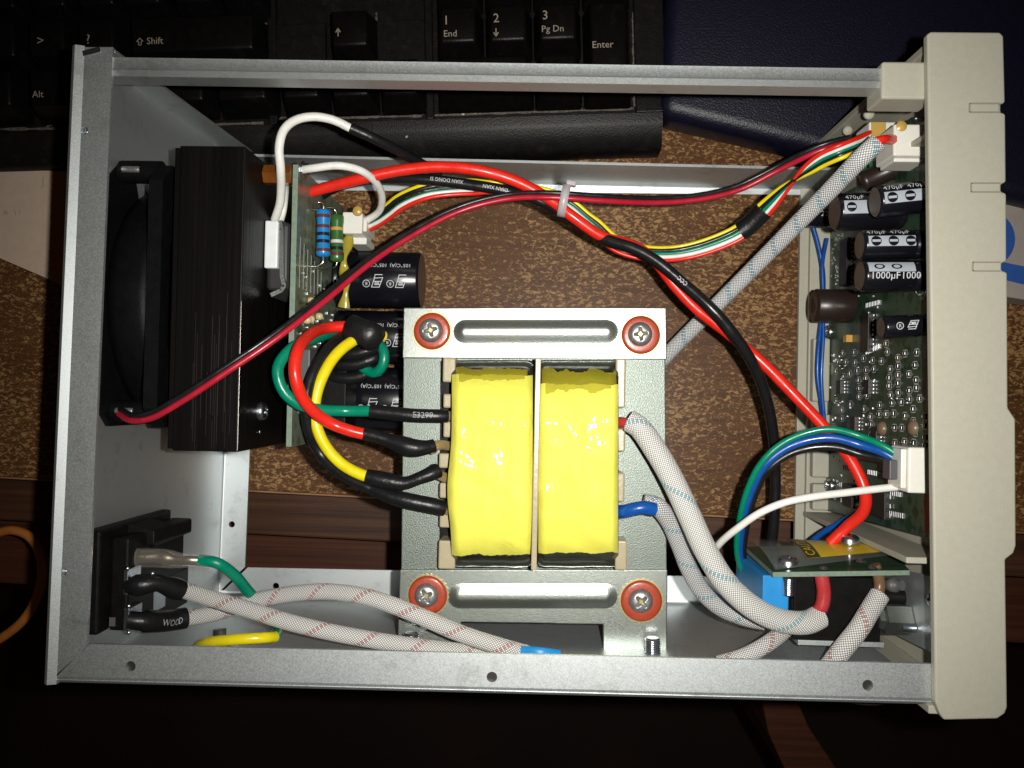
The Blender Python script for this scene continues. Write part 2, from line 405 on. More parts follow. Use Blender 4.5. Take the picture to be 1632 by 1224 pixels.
# ---------------------------------------------------------------- desk, drawer, floor
def desk_mat():
    m = bpy.data.materials.new('brown_speckled_laminate'); m.use_nodes = True; nt = m.node_tree; N = nt.nodes; L = nt.links
    b = N['Principled BSDF']; b.inputs['Roughness'].default_value = 0.42; b.inputs['Specular IOR Level'].default_value = 0.18
    tc = N.new('ShaderNodeTexCoord')
    def nz(scale, st, det, rough=0.5, dist=0.0):
        mp = N.new('ShaderNodeMapping'); mp.inputs['Scale'].default_value = st; L.new(tc.outputs['Object'], mp.inputs['Vector'])
        n = N.new('ShaderNodeTexNoise'); n.inputs['Scale'].default_value = scale; n.inputs['Detail'].default_value = det
        n.inputs['Roughness'].default_value = rough; n.inputs['Distortion'].default_value = dist; L.new(mp.outputs[0], n.inputs['Vector']); return n.outputs[0]
    def rng(x, a, b_, c=0.0, d=1.0):
        r = N.new('ShaderNodeMapRange'); r.inputs[1].default_value = a; r.inputs[2].default_value = b_; r.inputs[3].default_value = c; r.inputs[4].default_value = d
        L.new(x, r.inputs[0]); return r.outputs[0]
    def mixc(f, a, b_):
        x = N.new('ShaderNodeMix'); x.data_type = 'RGBA'
        for i, v in ((0, f), (6, a), (7, b_)):
            if isinstance(v, tuple): x.inputs[i].default_value = (*v, 1)
            else: L.new(v, x.inputs[i])
        return x.outputs[2]
    grain = rng(nz(120, (0.25, 3.0, 1), 8, 0.65, 0.6), 0.3, 0.7)
    base = mixc(grain, (0.085, 0.036, 0.013), (0.16, 0.072, 0.026))
    fl1 = nz(620, (0.7, 1.25, 1), 4, 0.62, 0.8); dens = nz(22, (1, 1, 1), 2)
    ad = N.new('ShaderNodeMath'); ad.operation = 'MULTIPLY_ADD'; L.new(dens, ad.inputs[0]); ad.inputs[1].default_value = 0.30; L.new(fl1, ad.inputs[2])
    f = rng(ad.outputs[0], 0.665, 0.755)
    col = mixc(f, base, (0.40, 0.23, 0.095))
    fine = rng(nz(1500, (1, 1, 1), 3, 0.6), 0.35, 0.7)
    mu = N.new('ShaderNodeMix'); mu.data_type = 'RGBA'; mu.blend_type = 'MULTIPLY'; mu.inputs[0].default_value = 0.45; L.new(col, mu.inputs[6]); L.new(fine, mu.inputs[7])
    L.new(mu.outputs[2], b.inputs['Base Color'])
    bp = N.new('ShaderNodeBump'); bp.inputs['Strength'].default_value = 0.15; bp.inputs['Distance'].default_value = 0.0003; L.new(fine, bp.inputs['Height']); L.new(bp.outputs[0], b.inputs['Normal'])
    return m
MT['desk'] = desk_mat()
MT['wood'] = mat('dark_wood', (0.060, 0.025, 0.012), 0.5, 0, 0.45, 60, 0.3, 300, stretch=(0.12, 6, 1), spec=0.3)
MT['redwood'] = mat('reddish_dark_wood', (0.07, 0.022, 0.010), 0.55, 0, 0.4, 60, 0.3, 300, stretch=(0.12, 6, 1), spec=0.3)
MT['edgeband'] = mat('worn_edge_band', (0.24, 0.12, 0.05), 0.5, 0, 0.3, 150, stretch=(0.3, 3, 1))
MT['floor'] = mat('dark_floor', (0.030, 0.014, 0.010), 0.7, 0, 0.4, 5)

e0 = P(-600, 727, 0); e1 = P(2200, 878, 0); e0 = e0 + (e0 - e1) * 0.15
ed = (e1 - e0).normalized(); en = Vector((-ed.y, ed.x, 0))
desk = MB().prism([e0, e1, e1 + en * 620, e0 + en * 620], (0, 0, -22), 0.7).build('desk_top', 'desk', origin=Vector((0, 0, 0))); struct(desk)
MB().prism([e0 + Vector((0, 0, -0.9)) - en * 0.15, e1 + Vector((0, 0, -0.9)) - en * 0.15, e1 - en * 0.95 + Vector((0, 0, -0.9)), e0 - en * 0.95 + Vector((0, 0, -0.9))], (0, 0, -20), 0.2).build('edge_strip', 'edgeband', desk)
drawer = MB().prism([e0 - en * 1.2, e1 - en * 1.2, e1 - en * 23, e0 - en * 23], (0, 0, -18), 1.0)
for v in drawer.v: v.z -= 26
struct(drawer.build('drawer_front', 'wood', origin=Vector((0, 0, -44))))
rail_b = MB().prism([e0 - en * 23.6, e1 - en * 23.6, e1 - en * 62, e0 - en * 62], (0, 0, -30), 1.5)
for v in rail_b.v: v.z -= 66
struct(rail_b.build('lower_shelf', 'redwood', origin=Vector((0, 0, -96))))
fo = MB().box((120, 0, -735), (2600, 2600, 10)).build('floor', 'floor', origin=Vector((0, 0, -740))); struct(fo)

# ---------------------------------------------------------------- keyboard
kx = (P(1057, 232, 16) - P(0, 265, 16)).normalized(); ky = Vector((-kx.y, kx.x, 0))
kO = P(1057, 233, 16)
kb = thing('keyboard', (kO.x - 200, kO.y + 60, 0), 'dusty black computer keyboard lying behind the open instrument case', 'keyboard')
def K(u, v, z): return Vector((kO.x, kO.y, 0)) + kx * u + ky * v + Vector((0, 0, z))
KZ = 17.0
prof = [(0.0, 1.0), (0.0, 9.0), (1.2, 12.5), (6.5, 14.6), (8.2, 15.8), (10.0, 16.3), (13.0, 16.8)]
mb = MB(); vs_ = []; fs = []
for i, (v, z) in enumerate(prof):
    for j in range(13): vs_.append(K(-465 * j / 12, v, z))
for i in range(len(prof) - 1):
    for j in range(12): fs.append((i * 13 + j, i * 13 + j + 1, (i + 1) * 13 + j + 1, (i + 1) * 13 + j))
mb.add(vs_, fs, True)
mb.add([K(0, 0, 1), K(0, 0, 9), K(0, 1.2, 12.5), K(0, 6.5, 14.6), K(0, 10, 16.3), K(0, 13, 16.8), K(0, 175, 16.8), K(0, 175, 1)], [tuple(range(8))])
mb.build('front_rail', 'dust_black', kb)

def px_to_k(px, py, z):
    d = P(px, py, z) - Vector((kO.x, kO.y, z)); return d.dot(kx), d.dot(ky)
KT = 27.0
def key(px, row, w=1.0, h=1.0, legend=()):
    """px = centre column at key-top height; row 0 is the lowest"""
    u, v0 = px_to_k(px, 125 - 0.03 * (px - 720), KT); v = v0 + row * 19.05 + (h - 1) * 9.5
    W2 = 19.05 * w / 2 - 0.45; H2 = 19.05 * h / 2 - 0.45; t = 2.4; tb = 2.0
    lv = [(-W2, -H2), (W2, -H2), (W2, H2), (-W2, H2)]
    tv = [(-W2 + t, -H2 + t + 1.6), (W2 - t, -H2 + t + 1.6), (W2 - t, H2 - tb + 0.9), (-W2 + t, H2 - tb + 0.9)]
    b = bmesh.new(); A = [b.verts.new(K(u + x, v + y, 15.0)) for x, y in lv]; B = [b.verts.new(K(u + x, v + y, KT - (0.4 if y < 0 else 0))) for x, y in tv]
    b.faces.new(B); 
    for i in range(4): b.faces.new((A[i], A[(i + 1) % 4], B[(i + 1) % 4], B[i]))
    bmesh.ops.recalc_face_normals(b, faces=b.faces[:])
    ge = [e for e in b.edges if not (e.verts[0] in A and e.verts[1] in A)]
    bmesh.ops.bevel(b, geom=ge, offset=1.1, segments=3, affect='EDGES', profile=0.5)
    k = MB().bm(b, smooth=True).build('key', 'key', kb)
    for vf, lx, ly in legend:
        vv = [K(u - W2 + t + lx + q.x, v + H2 - tb - ly + q.y, KT + 0.12 - 0.4 * max(0, (ly - q.y)) / (2 * H2)) for q in vf[0]]
        ink((vv, vf[1]), k, 'legend', 'ink_key')
    return k
MT['ink_key'] = mat('faded_key_legend', (0.27, 0.235, 0.185), 0.7)
def arrow(d):
    s = [(0, -1.6, 0, 0.9), (-0.8, -0.1, 0, 1.2), (0.8, -0.1, 0, 1.2)]
    k = {'u': lambda x, y: (x, y), 'd': lambda x, y: (x, -y), 'l': lambda x, y: (-y, x), 'r': lambda x, y: (y, x)}[d]
    return strokes2d([(*k(a, b), *k(c, e)) for a, b, c, e in s], 0.36)
T_ = text2d
LK = 1.28
def TK(s, h): return text2d(s, h * LK)
key(731, 1, legend=[(TK('1', 2.6), 1.2, 5.6), (TK('End', 1.9), 1.2, 10.2)])
key(811, 1, legend=[(TK('2', 2.6), 1.2, 5.4), (arrow('d'), 2.2, 9.4)])
key(891, 1, legend=[(TK('3', 2.6), 0.8, 4.9), (TK('Pg Dn', 1.9), 0.4, 9.6)])
key(972, 0, 1, 2, legend=[(TK('Enter', 2.0), 0.2, 16.2)])
key(771, 0, 2, legend=[(TK('0', 2.6), 1.2, 5.6), (TK('Ins', 1.9), 1.2, 10.4)])
key(891, 0, legend=[(TK('.', 2.6), 1.2, 5.4), (TK('Del', 1.9), 0.8, 10.2)])
for x in (731, 811, 891): key(x, 2)
key(972, 2)
key(558, 1, legend=[(arrow('u'), 2.4, 7.0)]); key(478, 0, legend=[(arrow('l'), 2.4, 6.5)]); key(558, 0, legend=[(arrow('d'), 2.4, 6.5)]); key(637, 0, legend=[(arrow('r'), 2.4, 6.5)])
sh = strokes2d([(0, 1.4, 1.2, 2.6), (1.2, 2.6, 2.4, 1.4), (2.4, 1.4, 1.7, 1.4), (1.7, 1.4, 1.7, 0), (1.7, 0, 0.7, 0), (0.7, 0, 0.7, 1.4), (0.7, 1.4, 0, 1.4)], 0.3)
key(306, 1, 2.75, legend=[(sh, 2.2, 9.6), (TK('Shift', 2.0), 6.0, 9.4)])
for x, s in ((153, '?'), (74, '>'), (-6, '<')): key(x, 1, legend=[(TK(s, 2.8), 3.0, 8.5)])
key(-86, 1); key(384, 0, 1.25); key(284, 0, 1.25); key(183, 0, 1.25); key(83, 0, 1.25, legend=[(TK('Alt', 2.0), 1.2, 9.5)]); key(-90, 0, 3)
for x in (306, 226, 153, 74, -6, 384): key(x, 2)
for x in (478, 558, 637): key(x, 3)
# plate under and between the keys with raised dividers round each cluster
u1, v1 = px_to_k(1012, 185, KZ)
MB().box2((0, 0, 0), (1, 1, 1)).build  # noqa
pl = MB(); pl.prism([K(0, 12.9, 13.2), K(0, 175, 13.2), K(-465, 175, 13.2), K(-465, 12.9, 13.2)], (0, 0, -11)); pl.build('base_plate', 'dust_black', kb)
def bar(pxa, pxb, v0, v1, z=16.8, nm='divider'):
    ua = px_to_k(pxa, 125, KZ)[0]; ub = px_to_k(pxb, 125, KZ)[0]
    MB().prism([K(ua, v0, 13.25), K(ub, v0, 13.25), K(ub, v1, 13.25), K(ua, v1, 13.25)], (0, 0, z - 13.25), 0.5).build(nm, 'dust_black', kb)
bar(1013, 1060, 13.2, 174); bar(678, 690, 13.2, 174); bar(427, 440, 13.2, 174)
bar(440, 519, 33.6, 52.5); bar(598, 678, 33.6, 52.5)
def dustline(pxa, pya, pxb, pyb, w=0.5):
    a = P(pxa, pya, 13.4); b = P(pxb, pyb, 13.4); d = (b - a).normalized(); n = Vector((-d.y, d.x, 0)) * w
    mb = MB(); m = 26; r = random.Random(int(pxa * 7 + pya)); vs_ = []; fs = []
    for i in range(m + 1):
        q = a.lerp(b, i / m); k = 0.35 + r.random(); vs_ += [q - n * k, q + n * k + Vector((0, 0, 0.15))]
    for i in range(m): fs.append((2 * i, 2 * i + 2, 2 * i + 3, 2 * i + 1))
    mb.add(vs_, fs).build('dust_line', 'dust', kb)
MT['dust'] = mat('grey_dust', (0.10, 0.09, 0.075), 0.9, 0, 0.5, 900, alpha=0.85)
for q in ((690, 184, 1010, 173), (440, 189, 672, 185), (200, 203, 420, 196), (0, 206, 200, 204), (600, 20, 600, 92), (1009, 20, 1011, 170), (424, 20, 424, 100), (848, 110, 848, 176), (924, 110, 926, 174), (596, 110, 598, 186), (520, 110, 520, 188), (672, 110, 674, 184), (100, 190, 70, 205)): dustline(*q)
for px, py, c in ((738, 182, (0.5, 0.46, 0.4)), (757, 181, (0.28, 0.18, 0.14)), (648, 218, (0.3, 0.3, 0.3)), (188, 57, (0.35, 0.34, 0.32)), (70, 76, (0.2, 0.2, 0.2)), (330, 190, (0.4, 0.33, 0.2))):
    MT['crumb%d' % px] = mat('crumb_%d' % px, c, 0.8)
    q = P(px, py, 14.2 if py < 200 else 16.4); mb = MB().box(q, (1.2, 0.8, 0.7), 0.25, Euler((0.3, 0.4, px)).to_matrix())
    mb.build('crumb', 'crumb%d' % px, kb)

# ---------------------------------------------------------------- papers, navy case, cable, strap
def paper_mat(n, c): return mat(n, c, 0.75, 0, 0.04, 300, 0.2, 900)
MT['paper'] = paper_mat('cream_paper', (0.52, 0.40, 0.31)); MT['orange_card'] = paper_mat('orange_brown_card', (0.42, 0.15, 0.035))
MT['box_card'] = paper_mat('pale_card', (0.36, 0.32, 0.29)); MT['blue_print'] = paper_mat('blue_print', (0.015, 0.09, 0.36)); MT['pencil'] = mat('pencil_grey', (0.16, 0.13, 0.11), 0.7)
bk = thing('paper_pad', P(40, 350, 0), 'cream paper pad with orange edge and pencilled marks left of the case', 'paper')
a = [(-260, 268), (80, 272), (80, 446), (-260, 300)]
MB().prism([P(x, y, 9) for x, y in a], (0, 0, -8.9), 0.1).build('page', 'paper', bk)
MB().prism([P(x, y, 9.02) for x, y in ((80.6, 272), (132, 273), (132, 470), (80.6, 446.5))], (0, 0, -8.9), 0.1).build('spine_strip', 'orange_card', bk)
mk = strokes2d([(0, 0, 1.5, 1.6), (0, 1.6, 1.6, 0), (5, -0.2, 4.4, 1.6), (6.8, -0.3, 6.2, 1.6)], 0.18)
ink(on_plane(mk, P(6, 342, 9.05), (1, 0.05, 0), (0, 1, 0)), bk, 'pencil_mark', 'pencil')
ink(on_plane(strokes2d([(0, 0, 0.8, 1.3), (0.8, 1.3, 0.4, 3.2), (0.4, 3.2, 0.9, 4.6)], 0.16), P(66, 300, 9.05), (1, 0.05, 0), (0, 1, 0)), bk, 'pencil_mark', 'pencil')

bx = thing('printed_carton', P(1640, 390, 0), 'pale printed carton with a blue emblem right of the front bezel', 'carton')
MB().prism([P(x, y, 12) for x, y in ((1560, 290), (1900, 318), (1900, 520), (1560, 466))], (0, 0, -11.9), 0.5).build('panel', 'box_card', bx)
cv = []; 
for k in range(28):
    t = 2 * math.pi * k / 28; cv.append(P(1577 + 41 * math.cos(t), 381 + 44 * math.sin(t), 12.05))
MB().add(cv, [tuple(range(28))]).build('printed_emblem', 'blue_print', bx)
MB().add(pp((1560, 408, 12.06), (1610, 420, 12.06), (1650, 428, 12.06), (1650, 458, 12.06), (1600, 446, 12.06), (1560, 438, 12.06)), [(0, 1, 2, 3, 4, 5)]).build('printed_emblem', 'blue_print', bx)
ink(on_plane(ring2d(0, 0, 2.2, 0.25), P(1636, 327, 12.05), (1, 0, 0), (0, 1, 0)), bx, 'printed_mark', 'pencil')

MT['navy'] = mat('navy_leatherette', (0.005, 0.005, 0.016), 0.40, 0, 0.15, 400, 0.5, 1300, spec=0.4)
nb = MB().prism([P(x, y, 20) for x, y in ((1080, -260), (1050, 181), (1250, 228), (1900, 385), (1900, -260))], (0, 0, -19.5), 6.0, 6)
nb.sm = [True] * len(nb.f)
o = nb.build('document_case', 'navy', origin=P(1250, 100, 0)); tag(o, 'dark navy leatherette case with rounded padded edge beside the keyboard', 'case')

wire('orange_cable', Path(pp((-60, 1045, -20), (0, 1018, -20), (40, 985, -20), (63, 940, -20), (67, 895, -20), (50, 858, -20), (18, 845, -20), (-50, 870, -22))), 2.0, 'orange', 'dull orange cable curling below the desk at the left edge', 'cable')
sp_ = MB().prism([P(x, y, -150) for x, y in ((1210, 1095), (1262, 1095), (1290, 1160), (1350, 1250), (1262, 1250), (1225, 1170))], (0, 0, -570), 0.8).build('wooden_leg', 'redwood', origin=P(1260, 1180, -720))
tag(sp_, 'brown wooden leg slanting below the case at the bottom of the photo', 'furniture leg')

# ---------------------------------------------------------------- sheet metal chassis
NZ, FZ = 108.0, 3.0
bl = P(72, 1090, NZ); tl = P(117, 73, NZ); br = P(1493, 1126, NZ); tr_ = tl + (br - bl)
fbl = P(346, 947, FZ); shf = fbl - bl                                   # drift of the walls from near to far edge
ch = thing('instrument_chassis', (bl + br) / 2 + shf, 'bent grey galvanised sheet metal chassis lying open on its side', 'chassis')
ux = (br - bl).normalized(); uy = (tl - bl).normalized()
def rounded(prof_near, name):
    pass
# rear panel: wall, near flange, far flange, top flange
T = 1.0
RB = 2.0                                                                 # bend radius
def sheet(path2, ends, name, m='galv', parent=None):
    """strip of bent sheet: path2 = list of (offset) points in cross-section at both ends, given directly as two 3D polylines with thickness"""
    A, B, th = path2, ends, T
    mb = MB(); n = len(A)
    def nrm(Pn, i, ax):
        t = (Pn[min(i + 1, n - 1)] - Pn[max(i - 1, 0)]).normalized(); return t.cross(ax).normalized()
    ax = (B[0] - A[0]).normalized()
    A2 = [A[i] + nrm(A, i, ax) * th for i in range(n)]; B2 = [B[i] + nrm(B, i, ax) * th for i in range(n)]
    vs_ = A + B + A2 + B2; f = []
    for i in range(n - 1):
        f += [(i, i + 1, n + i + 1, n + i), (2 * n + i, 3 * n + i, 3 * n + i + 1, 2 * n + i + 1), (i, 2 * n + i, 2 * n + i + 1, i + 1), (n + i, n + i + 1, 3 * n + i + 1, 3 * n + i)]
    f += [(0, n, 3 * n, 2 * n), (n - 1, 3 * n - 1, 4 * n - 1, 2 * n - 1)]
    mb.add(vs_, f)
    b = bmesh.new(); bv = [b.verts.new(v) for v in mb.v]
    for q in mb.f:
        try: b.faces.new([bv[i] for i in q])
        except ValueError: pass
    bmesh.ops.recalc_face_normals(b, faces=b.faces[:]); r = MB().bm(b, smooth=False)
    return r
def bend(a, c, b, r=RB, n=4):
    """points rounding the corner c between directions to a and to b"""
    da = (a - c).normalized(); db = (b - c).normalized(); p0 = c + da * r; p1 = c + db * r
    return [p0 * (1 - t) ** 2 + c * 2 * t * (1 - t) + p1 * t ** 2 for t in [k / n for k in range(n + 1)]]
def smooth_build(mb, name, m, parent):
    o = mb.build(name, m, parent)
    for p in o.data.polygons: p.use_smooth = True
    try: o.data.set_sharp_from_angle(angle=math.radians(40))
    except Exception: pass
    return o
FW = 11.3
dz = Vector((0, 0, -1))
# rear wall with rounded near bend, up to the start of the near flange
def rear_section(base):
    near = base; far = base + shf
    return bend(far, near, near + ux * FW, 2.2) , bend(near, far, far + ux * FW, 1.6)
nb_, fb_ = rear_section(bl); nt_, ft_ = rear_section(tl)
smooth_build(sheet(nb_ + fb_, nt_ + ft_, 'rear_panel'), 'rear_panel', 'galv', ch)
rp = [c for c in ch.children][0]
# near flange of rear panel (holes), mitred at the bottom
fo_ = [nb_[0], nt_[0]]
def along(a, b, y): return a.lerp(b, y)
outer = [bl + ux * 2.2 + uy * 1.2, bl + ux * (FW) + uy * (FW - 0.6), tl + ux * FW - uy * 0.4, tl + ux * 2.2 - uy * 0.4]
holes = [(P(134, 208, NZ), 1.15), (P(100, 912, NZ), 1.15)]
MB().plate(outer, holes, (0, 0, -T)).build('flange', 'galv', rp)
for q, r in holes: MB().lathe([(0.0, 0.0), (0.75, -0.15), (1.0, -0.6), (1.0, -2.5)], q + Vector((0, 0, -0.75)), (0, 0, 1), 14).build('lit_hole_dome', 'steel', rp)  # steel dome added to stand for the lit inside of each hole
# far flange
fl0 = bl + shf; fl1 = tl + shf
MB().plate([fl0 + ux * 1.6 + uy * 1.6, fl0 + ux * FW + uy * (FW + 0.2), fl1 + ux * FW, fl1 + ux * 1.6], [(P(371, 835, FZ), 1.25)], (0, 0, T)).build('flange', 'galv', rp)
# top flange of the rear panel
tp = tl - uy * 0.5
MB().prism([tp + dz * 1.2 + ux * 1.0, tp + ux * (FW) + dz * 1.2, tp + shf + ux * FW, tp + shf + ux * 1.0], -uy * T, 0.2).build('flange', 'galv', rp)
MB().box(P(146, 82, NZ + 0.2), (5.2, 1.6, 0.3), 0.12, Euler((0, 0, 0.25)).to_matrix()).build('weld_spot', 'steel', rp)

# base panel
Lb = (br - bl).length
def base_section(base):
    near = base; far = base + shf
    return bend(far, near, near + uy * FW, 2.2), bend(near, far, far + uy * FW, 1.6)
b0 = bl + ux * 0.8; b1 = br
# pixel-measured skew of the base panel near/far edges
nb0, fb0 = base_section(b0); nb1, fb1 = base_section(b1)
bp_ = smooth_build(sheet(nb0 + fb0, nb1 + fb1, 'base_panel'), 'base_panel', 'galv', ch)
outer = [bl + ux * 2.6 + uy * 2.2, bl + ux * (FW + 0.9) + uy * FW, br + uy * FW, br + uy * 2.2]
holes = [(P(208, 1062, NZ), 1.45), (P(784, 1079, NZ), 1.45), (P(1383, 1092, NZ), 1.45)]
MB().plate(outer, holes, (0, 0, -T)).build('flange', 'galv', bp_)
for q, r in holes: MB().lathe([(r + 0.35, -0.05), (r + 0.35, 4.0), (r, 4.0), (r, 0.02)], q + Vector((0, 0, -T)), (0, 0, -1), 16).build('hole_shade_collar', 'hole_shade', bp_)  # dark collars added so the flange holes look shaded inside
fr1 = br + shf
MB().plate([fl0 + ux * 2.8 + uy * 1.6, fl0 + ux * (FW + 1.2) + uy * FW, fr1 + uy * FW, fr1 + uy * 1.6], [(P(441, 933, FZ), 1.3)], (0, 0, T)).build('flange', 'galv', bp_)

# top rails
ra, rb_ = P(150, 93, NZ - 1.4), P(1452, 112.5, NZ - 1.4); ry = -uy
def rail(a, b, w, leg, zdir, name):
    """angle rail: a flat face towards the opening, a small lip and a leg turned inwards"""
    mbr = MB()
    def sec(q): return [q, q + ry * (w - 0.9), q + ry * (w - 0.4) + Vector((0, 0, 0.35 * zdir * -1)), q + ry * w + Vector((0, 0, -0.1 * zdir * -1)), q + ry * w + Vector((0, 0, zdir * leg))]
    return smooth_build(sheet(sec(a), sec(b), name), name, 'galv', ch)
rail(ra, rb_, 3.9, 6.6, -1, 'top_rail')
qa, qb = P(300, 247, 26), P(1330, 271.5, 26)
sa = [qa, P(300, 278, 5), P(300, 284, FZ), P(300, 301, FZ)]; sb = [qb, P(1330, 299, 5), P(1330, 303, FZ), P(1330, 311, FZ)]
smooth_build(sheet(sb, sa, 'top_rail'), 'top_rail', 'galv', ch)
# rubber feet on the outside of the base
for i, (px, rr) in enumerate(((222, 8.5), (1366, 10.5))):
    q = P(px, 1100, 62 if i == 0 else 70); q.y = bl.y + (q.x - bl.x) * ux.y - 0.5
    MB().lathe([(rr, 0), (rr, 8), (rr - 0.6, 10), (rr - 2, 10.6), (0, 10.6)], q, (0, -1, 0), 28).build('rubber_foot', 'rubber', ch)

# ---------------------------------------------------------------- front bezel (plastic)
BZ = 111.0
be = thing('front_bezel', P(1540, 600, 1), 'beige plastic front bezel of the instrument standing on its side edge', 'bezel')
edge = [(1478, 54), (1484, 50), (1594, 51), (1600, 57), (1602.5, 163), (1594, 166), (1594, 178), (1603, 181), (1604, 290), (1596, 293), (1596, 305), (1604.5, 308), (1605, 416), (1597, 419), (1597, 431), (1606, 434),
        (1607, 650), (1619, 668), (1620, 870), (1616, 882), (1603, 892), (1606, 1128), (1602, 1138), (1590, 1146), (1505, 1148), (1499, 1140), (1491, 1120)]
MB().prism([P(x, y, BZ) for x, y in edge], (0, 0, -2.6), 0.55, 3).build('side_wall', 'bezel', be)
sw = be.children[0]
MT['bezel_line'] = mat('beige_groove_shade', lin((138, 135, 120)), 0.6)  # bezel beige darkened: shade of the moulded lines put into the colour
for y in (172, 299, 425):
    x0 = 1545 + (y - 172) * 0.02
    mb = MB()
    for (a, b_) in (((x0, y - 7), (1594, y - 7)), ((x0, y + 7), (1594, y + 7)), ((x0, y - 7), (x0, y + 7))):
        A_ = P(a[0], a[1], BZ); B_ = P(b_[0], b_[1], BZ); d = (B_ - A_).normalized(); n = Vector((-d.y, d.x, 0)) * 0.22
        mb.prism([A_ - n, B_ - n, B_ + n, A_ + n], (0, 0, 0.16))
    mb.build('moulded_rib', 'bezel_line', sw)
xl = P(1480, 600, BZ).x; xr = P(1600, 600, BZ).x; yt = P(1540, 52, BZ).y; yb = P(1540, 1147, BZ).y; y_in = P(1480, 600, BZ).y
xb = xl + 0.6
MB().box2((xb, yt - 2.4, 1.5), (xr, yt - 0.15, BZ - 2.7), 0.3).build('top_wall', 'bezel', be)
MB().box2((xb + 2, yb + 0.15, 1.5), (xr, yb + 2.4, BZ - 2.7), 0.3).build('bottom_wall', 'bezel', be)
fw = MB().box2((xr - 3, yb + 2.5, 1.6), (xr - 0.4, yt - 2.5, BZ - 2.7), 0.2).build('front_wall', 'bezel', be)
# far wall seen inside, with ledges
xf0 = P(1272, 600, 4).x
MB().box2((xf0, yb + 2.5, 1.2), (xr - 3.1, yt - 2.5, 3.6), 0.3).build('side_wall', 'bezel', be)
MB().box2((xf0 + 3.2, yb + 12, 3.7), (xr - 3.2, yt - 22, 6.2), 0.5).build('ledge', 'bezel', be)
for (y0, y1) in ((660, 760), (770, 812), (540, 640)):
    a = P(1300, y1, 8); b_ = P(1300, y0, 8)
    MB().box2((a.x - 2.0, a.y, 6.3), (a.x + 4.5, b_.y, 10.5), 0.7).build('clip_boss', 'bezel', be)
for px, py in ((1384, 182), (1350, 208), (1325, 236)):
    q = P(px, py, 22 + (px - 1325) * 0.8); MB().lathe([(1.6, 0), (1.6, 1.6), (1.2, 2.0), (0, 2.0)], q, (-0.2, -0.4, 1), 14).build('moulded_peg', 'bezel', be)
# corner block that takes the top rail
q0 = P(1405, 157, NZ + 0.6); q1 = P(1476, 98, NZ + 0.6)
MB().box2((q0.x, q0.y, NZ - 10), (q1.x + 3, q1.y, NZ + 0.6), 0.7, 3).build('corner_block', 'bezel', be)
# sloped inner wall of the bezel behind the control board (top) and shelf below it
MB().prism([Vector((xb + 4, yt - 20, 8)), Vector((xb + 4, yt - 24, 98)), Vector((xr - 4, yt - 24, 98)), Vector((xr - 4, yt - 20, 8))], (0, 1.5, 0), 0.2).build('inner_wall', 'bezel', be)
ysh = P(1440, 872, 80).y
MB().box2((xb + 1, ysh - 1.8, 5), (xr - 4, ysh, 96), 0.3).build('inner_wall', 'bezel', be)

# ---------------------------------------------------------------- transformer
CZ = 66.0
tf = thing('mains_transformer', P(850, 770, 26), 'large transformer wrapped in glossy yellow tape between zinc brackets', 'transformer')
k0 = P(643, 560, CZ); k1 = P(1060, 920, CZ)
MB().prism([P(643, 545, CZ), P(1060, 548, CZ), P(1063, 925, CZ), P(639, 925, CZ)], (0, 0, -38), 0.3).build('core', 'core', tf)
MB().prism([P(702, 575, CZ + 0.02), P(722, 575, CZ + 0.02), P(718, 905, CZ + 0.02), P(700, 905, CZ + 0.02)], (0, 0, 0.2)).build('winding_gap_strip', 'black_plastic', tf)  # thin black strip on the core, painting the shadow of the winding gap
MB().prism([P(984, 575, CZ + 0.02), P(993, 575, CZ + 0.02), P(992, 905, CZ + 0.02), P(982, 905, CZ + 0.02)], (0, 0, 0.2)).build('winding_gap_strip', 'core', tf)

def bracket(poly, slot, name):
    """plate with a raised pressed rib; the rib is a height field laid flush into the plate"""
    o = MB().prism([P(x, y, CZ + 1.6) for x, y in poly], (0, 0, -1.55), 0.35).build(name, 'bracket', tf)
    (x0, y0, x1, y1) = slot; a = P(x0, y0, CZ + 1.6); b = P(x1, y1, CZ + 1.6); w = (a.y - b.y) / 2; L = b.x - a.x
    tilt = (P(x1, (y0 + y1) / 2, CZ).y - P(x0, (y0 + y1) / 2, CZ).y) / L
    cy = (a.y + b.y) / 2; mx = a.x + L / 2; hl = L / 2 - w
    def f(u, v):
        # polar-like stadium grid: v from the rim to the spine
        t = u * 2 * (math.pi * w + 2 * hl) ; 
        per = 2 * hl; arc = math.pi * w
        if t < per: c = Vector((-hl + t, 0)); n = Vector((0, 1))
        elif t < per + arc: c = Vector((hl, 0)); th = math.pi / 2 - (t - per) / w; n = Vector((math.cos(th), math.sin(th)))
        elif t < 2 * per + arc: c = Vector((hl - (t - per - arc), 0)); n = Vector((0, -1))
        else: c = Vector((-hl, 0)); th = -math.pi / 2 - (t - 2 * per - arc) / w; n = Vector((math.cos(th), math.sin(th)))
        q = c + n * w * (1 - v); s = min(1, v / 0.75); z = 1.0 * math.sin(min(1, v / 0.95) * math.pi / 2) ** 1.2 * (1 - 0.25 * (1 - s))
        return Vector((mx + q.x, cy + q.y + tilt * q.x, CZ + 1.62 + z))
    MB().grid(f, 96, 12).build('pressed_rib', 'bracket', o)
    return o
b1 = bracket([(643, 490), (1062, 490), (1063, 573), (641, 571)], (723, 507, 985, 550), 'clamp_bracket')
b2 = bracket([(637, 908), (1064, 908), (1063, 1060), (961, 1060), (961, 995), (735, 992), (735, 1060), (632, 1060)], (714, 926, 984, 974), 'clamp_bracket')
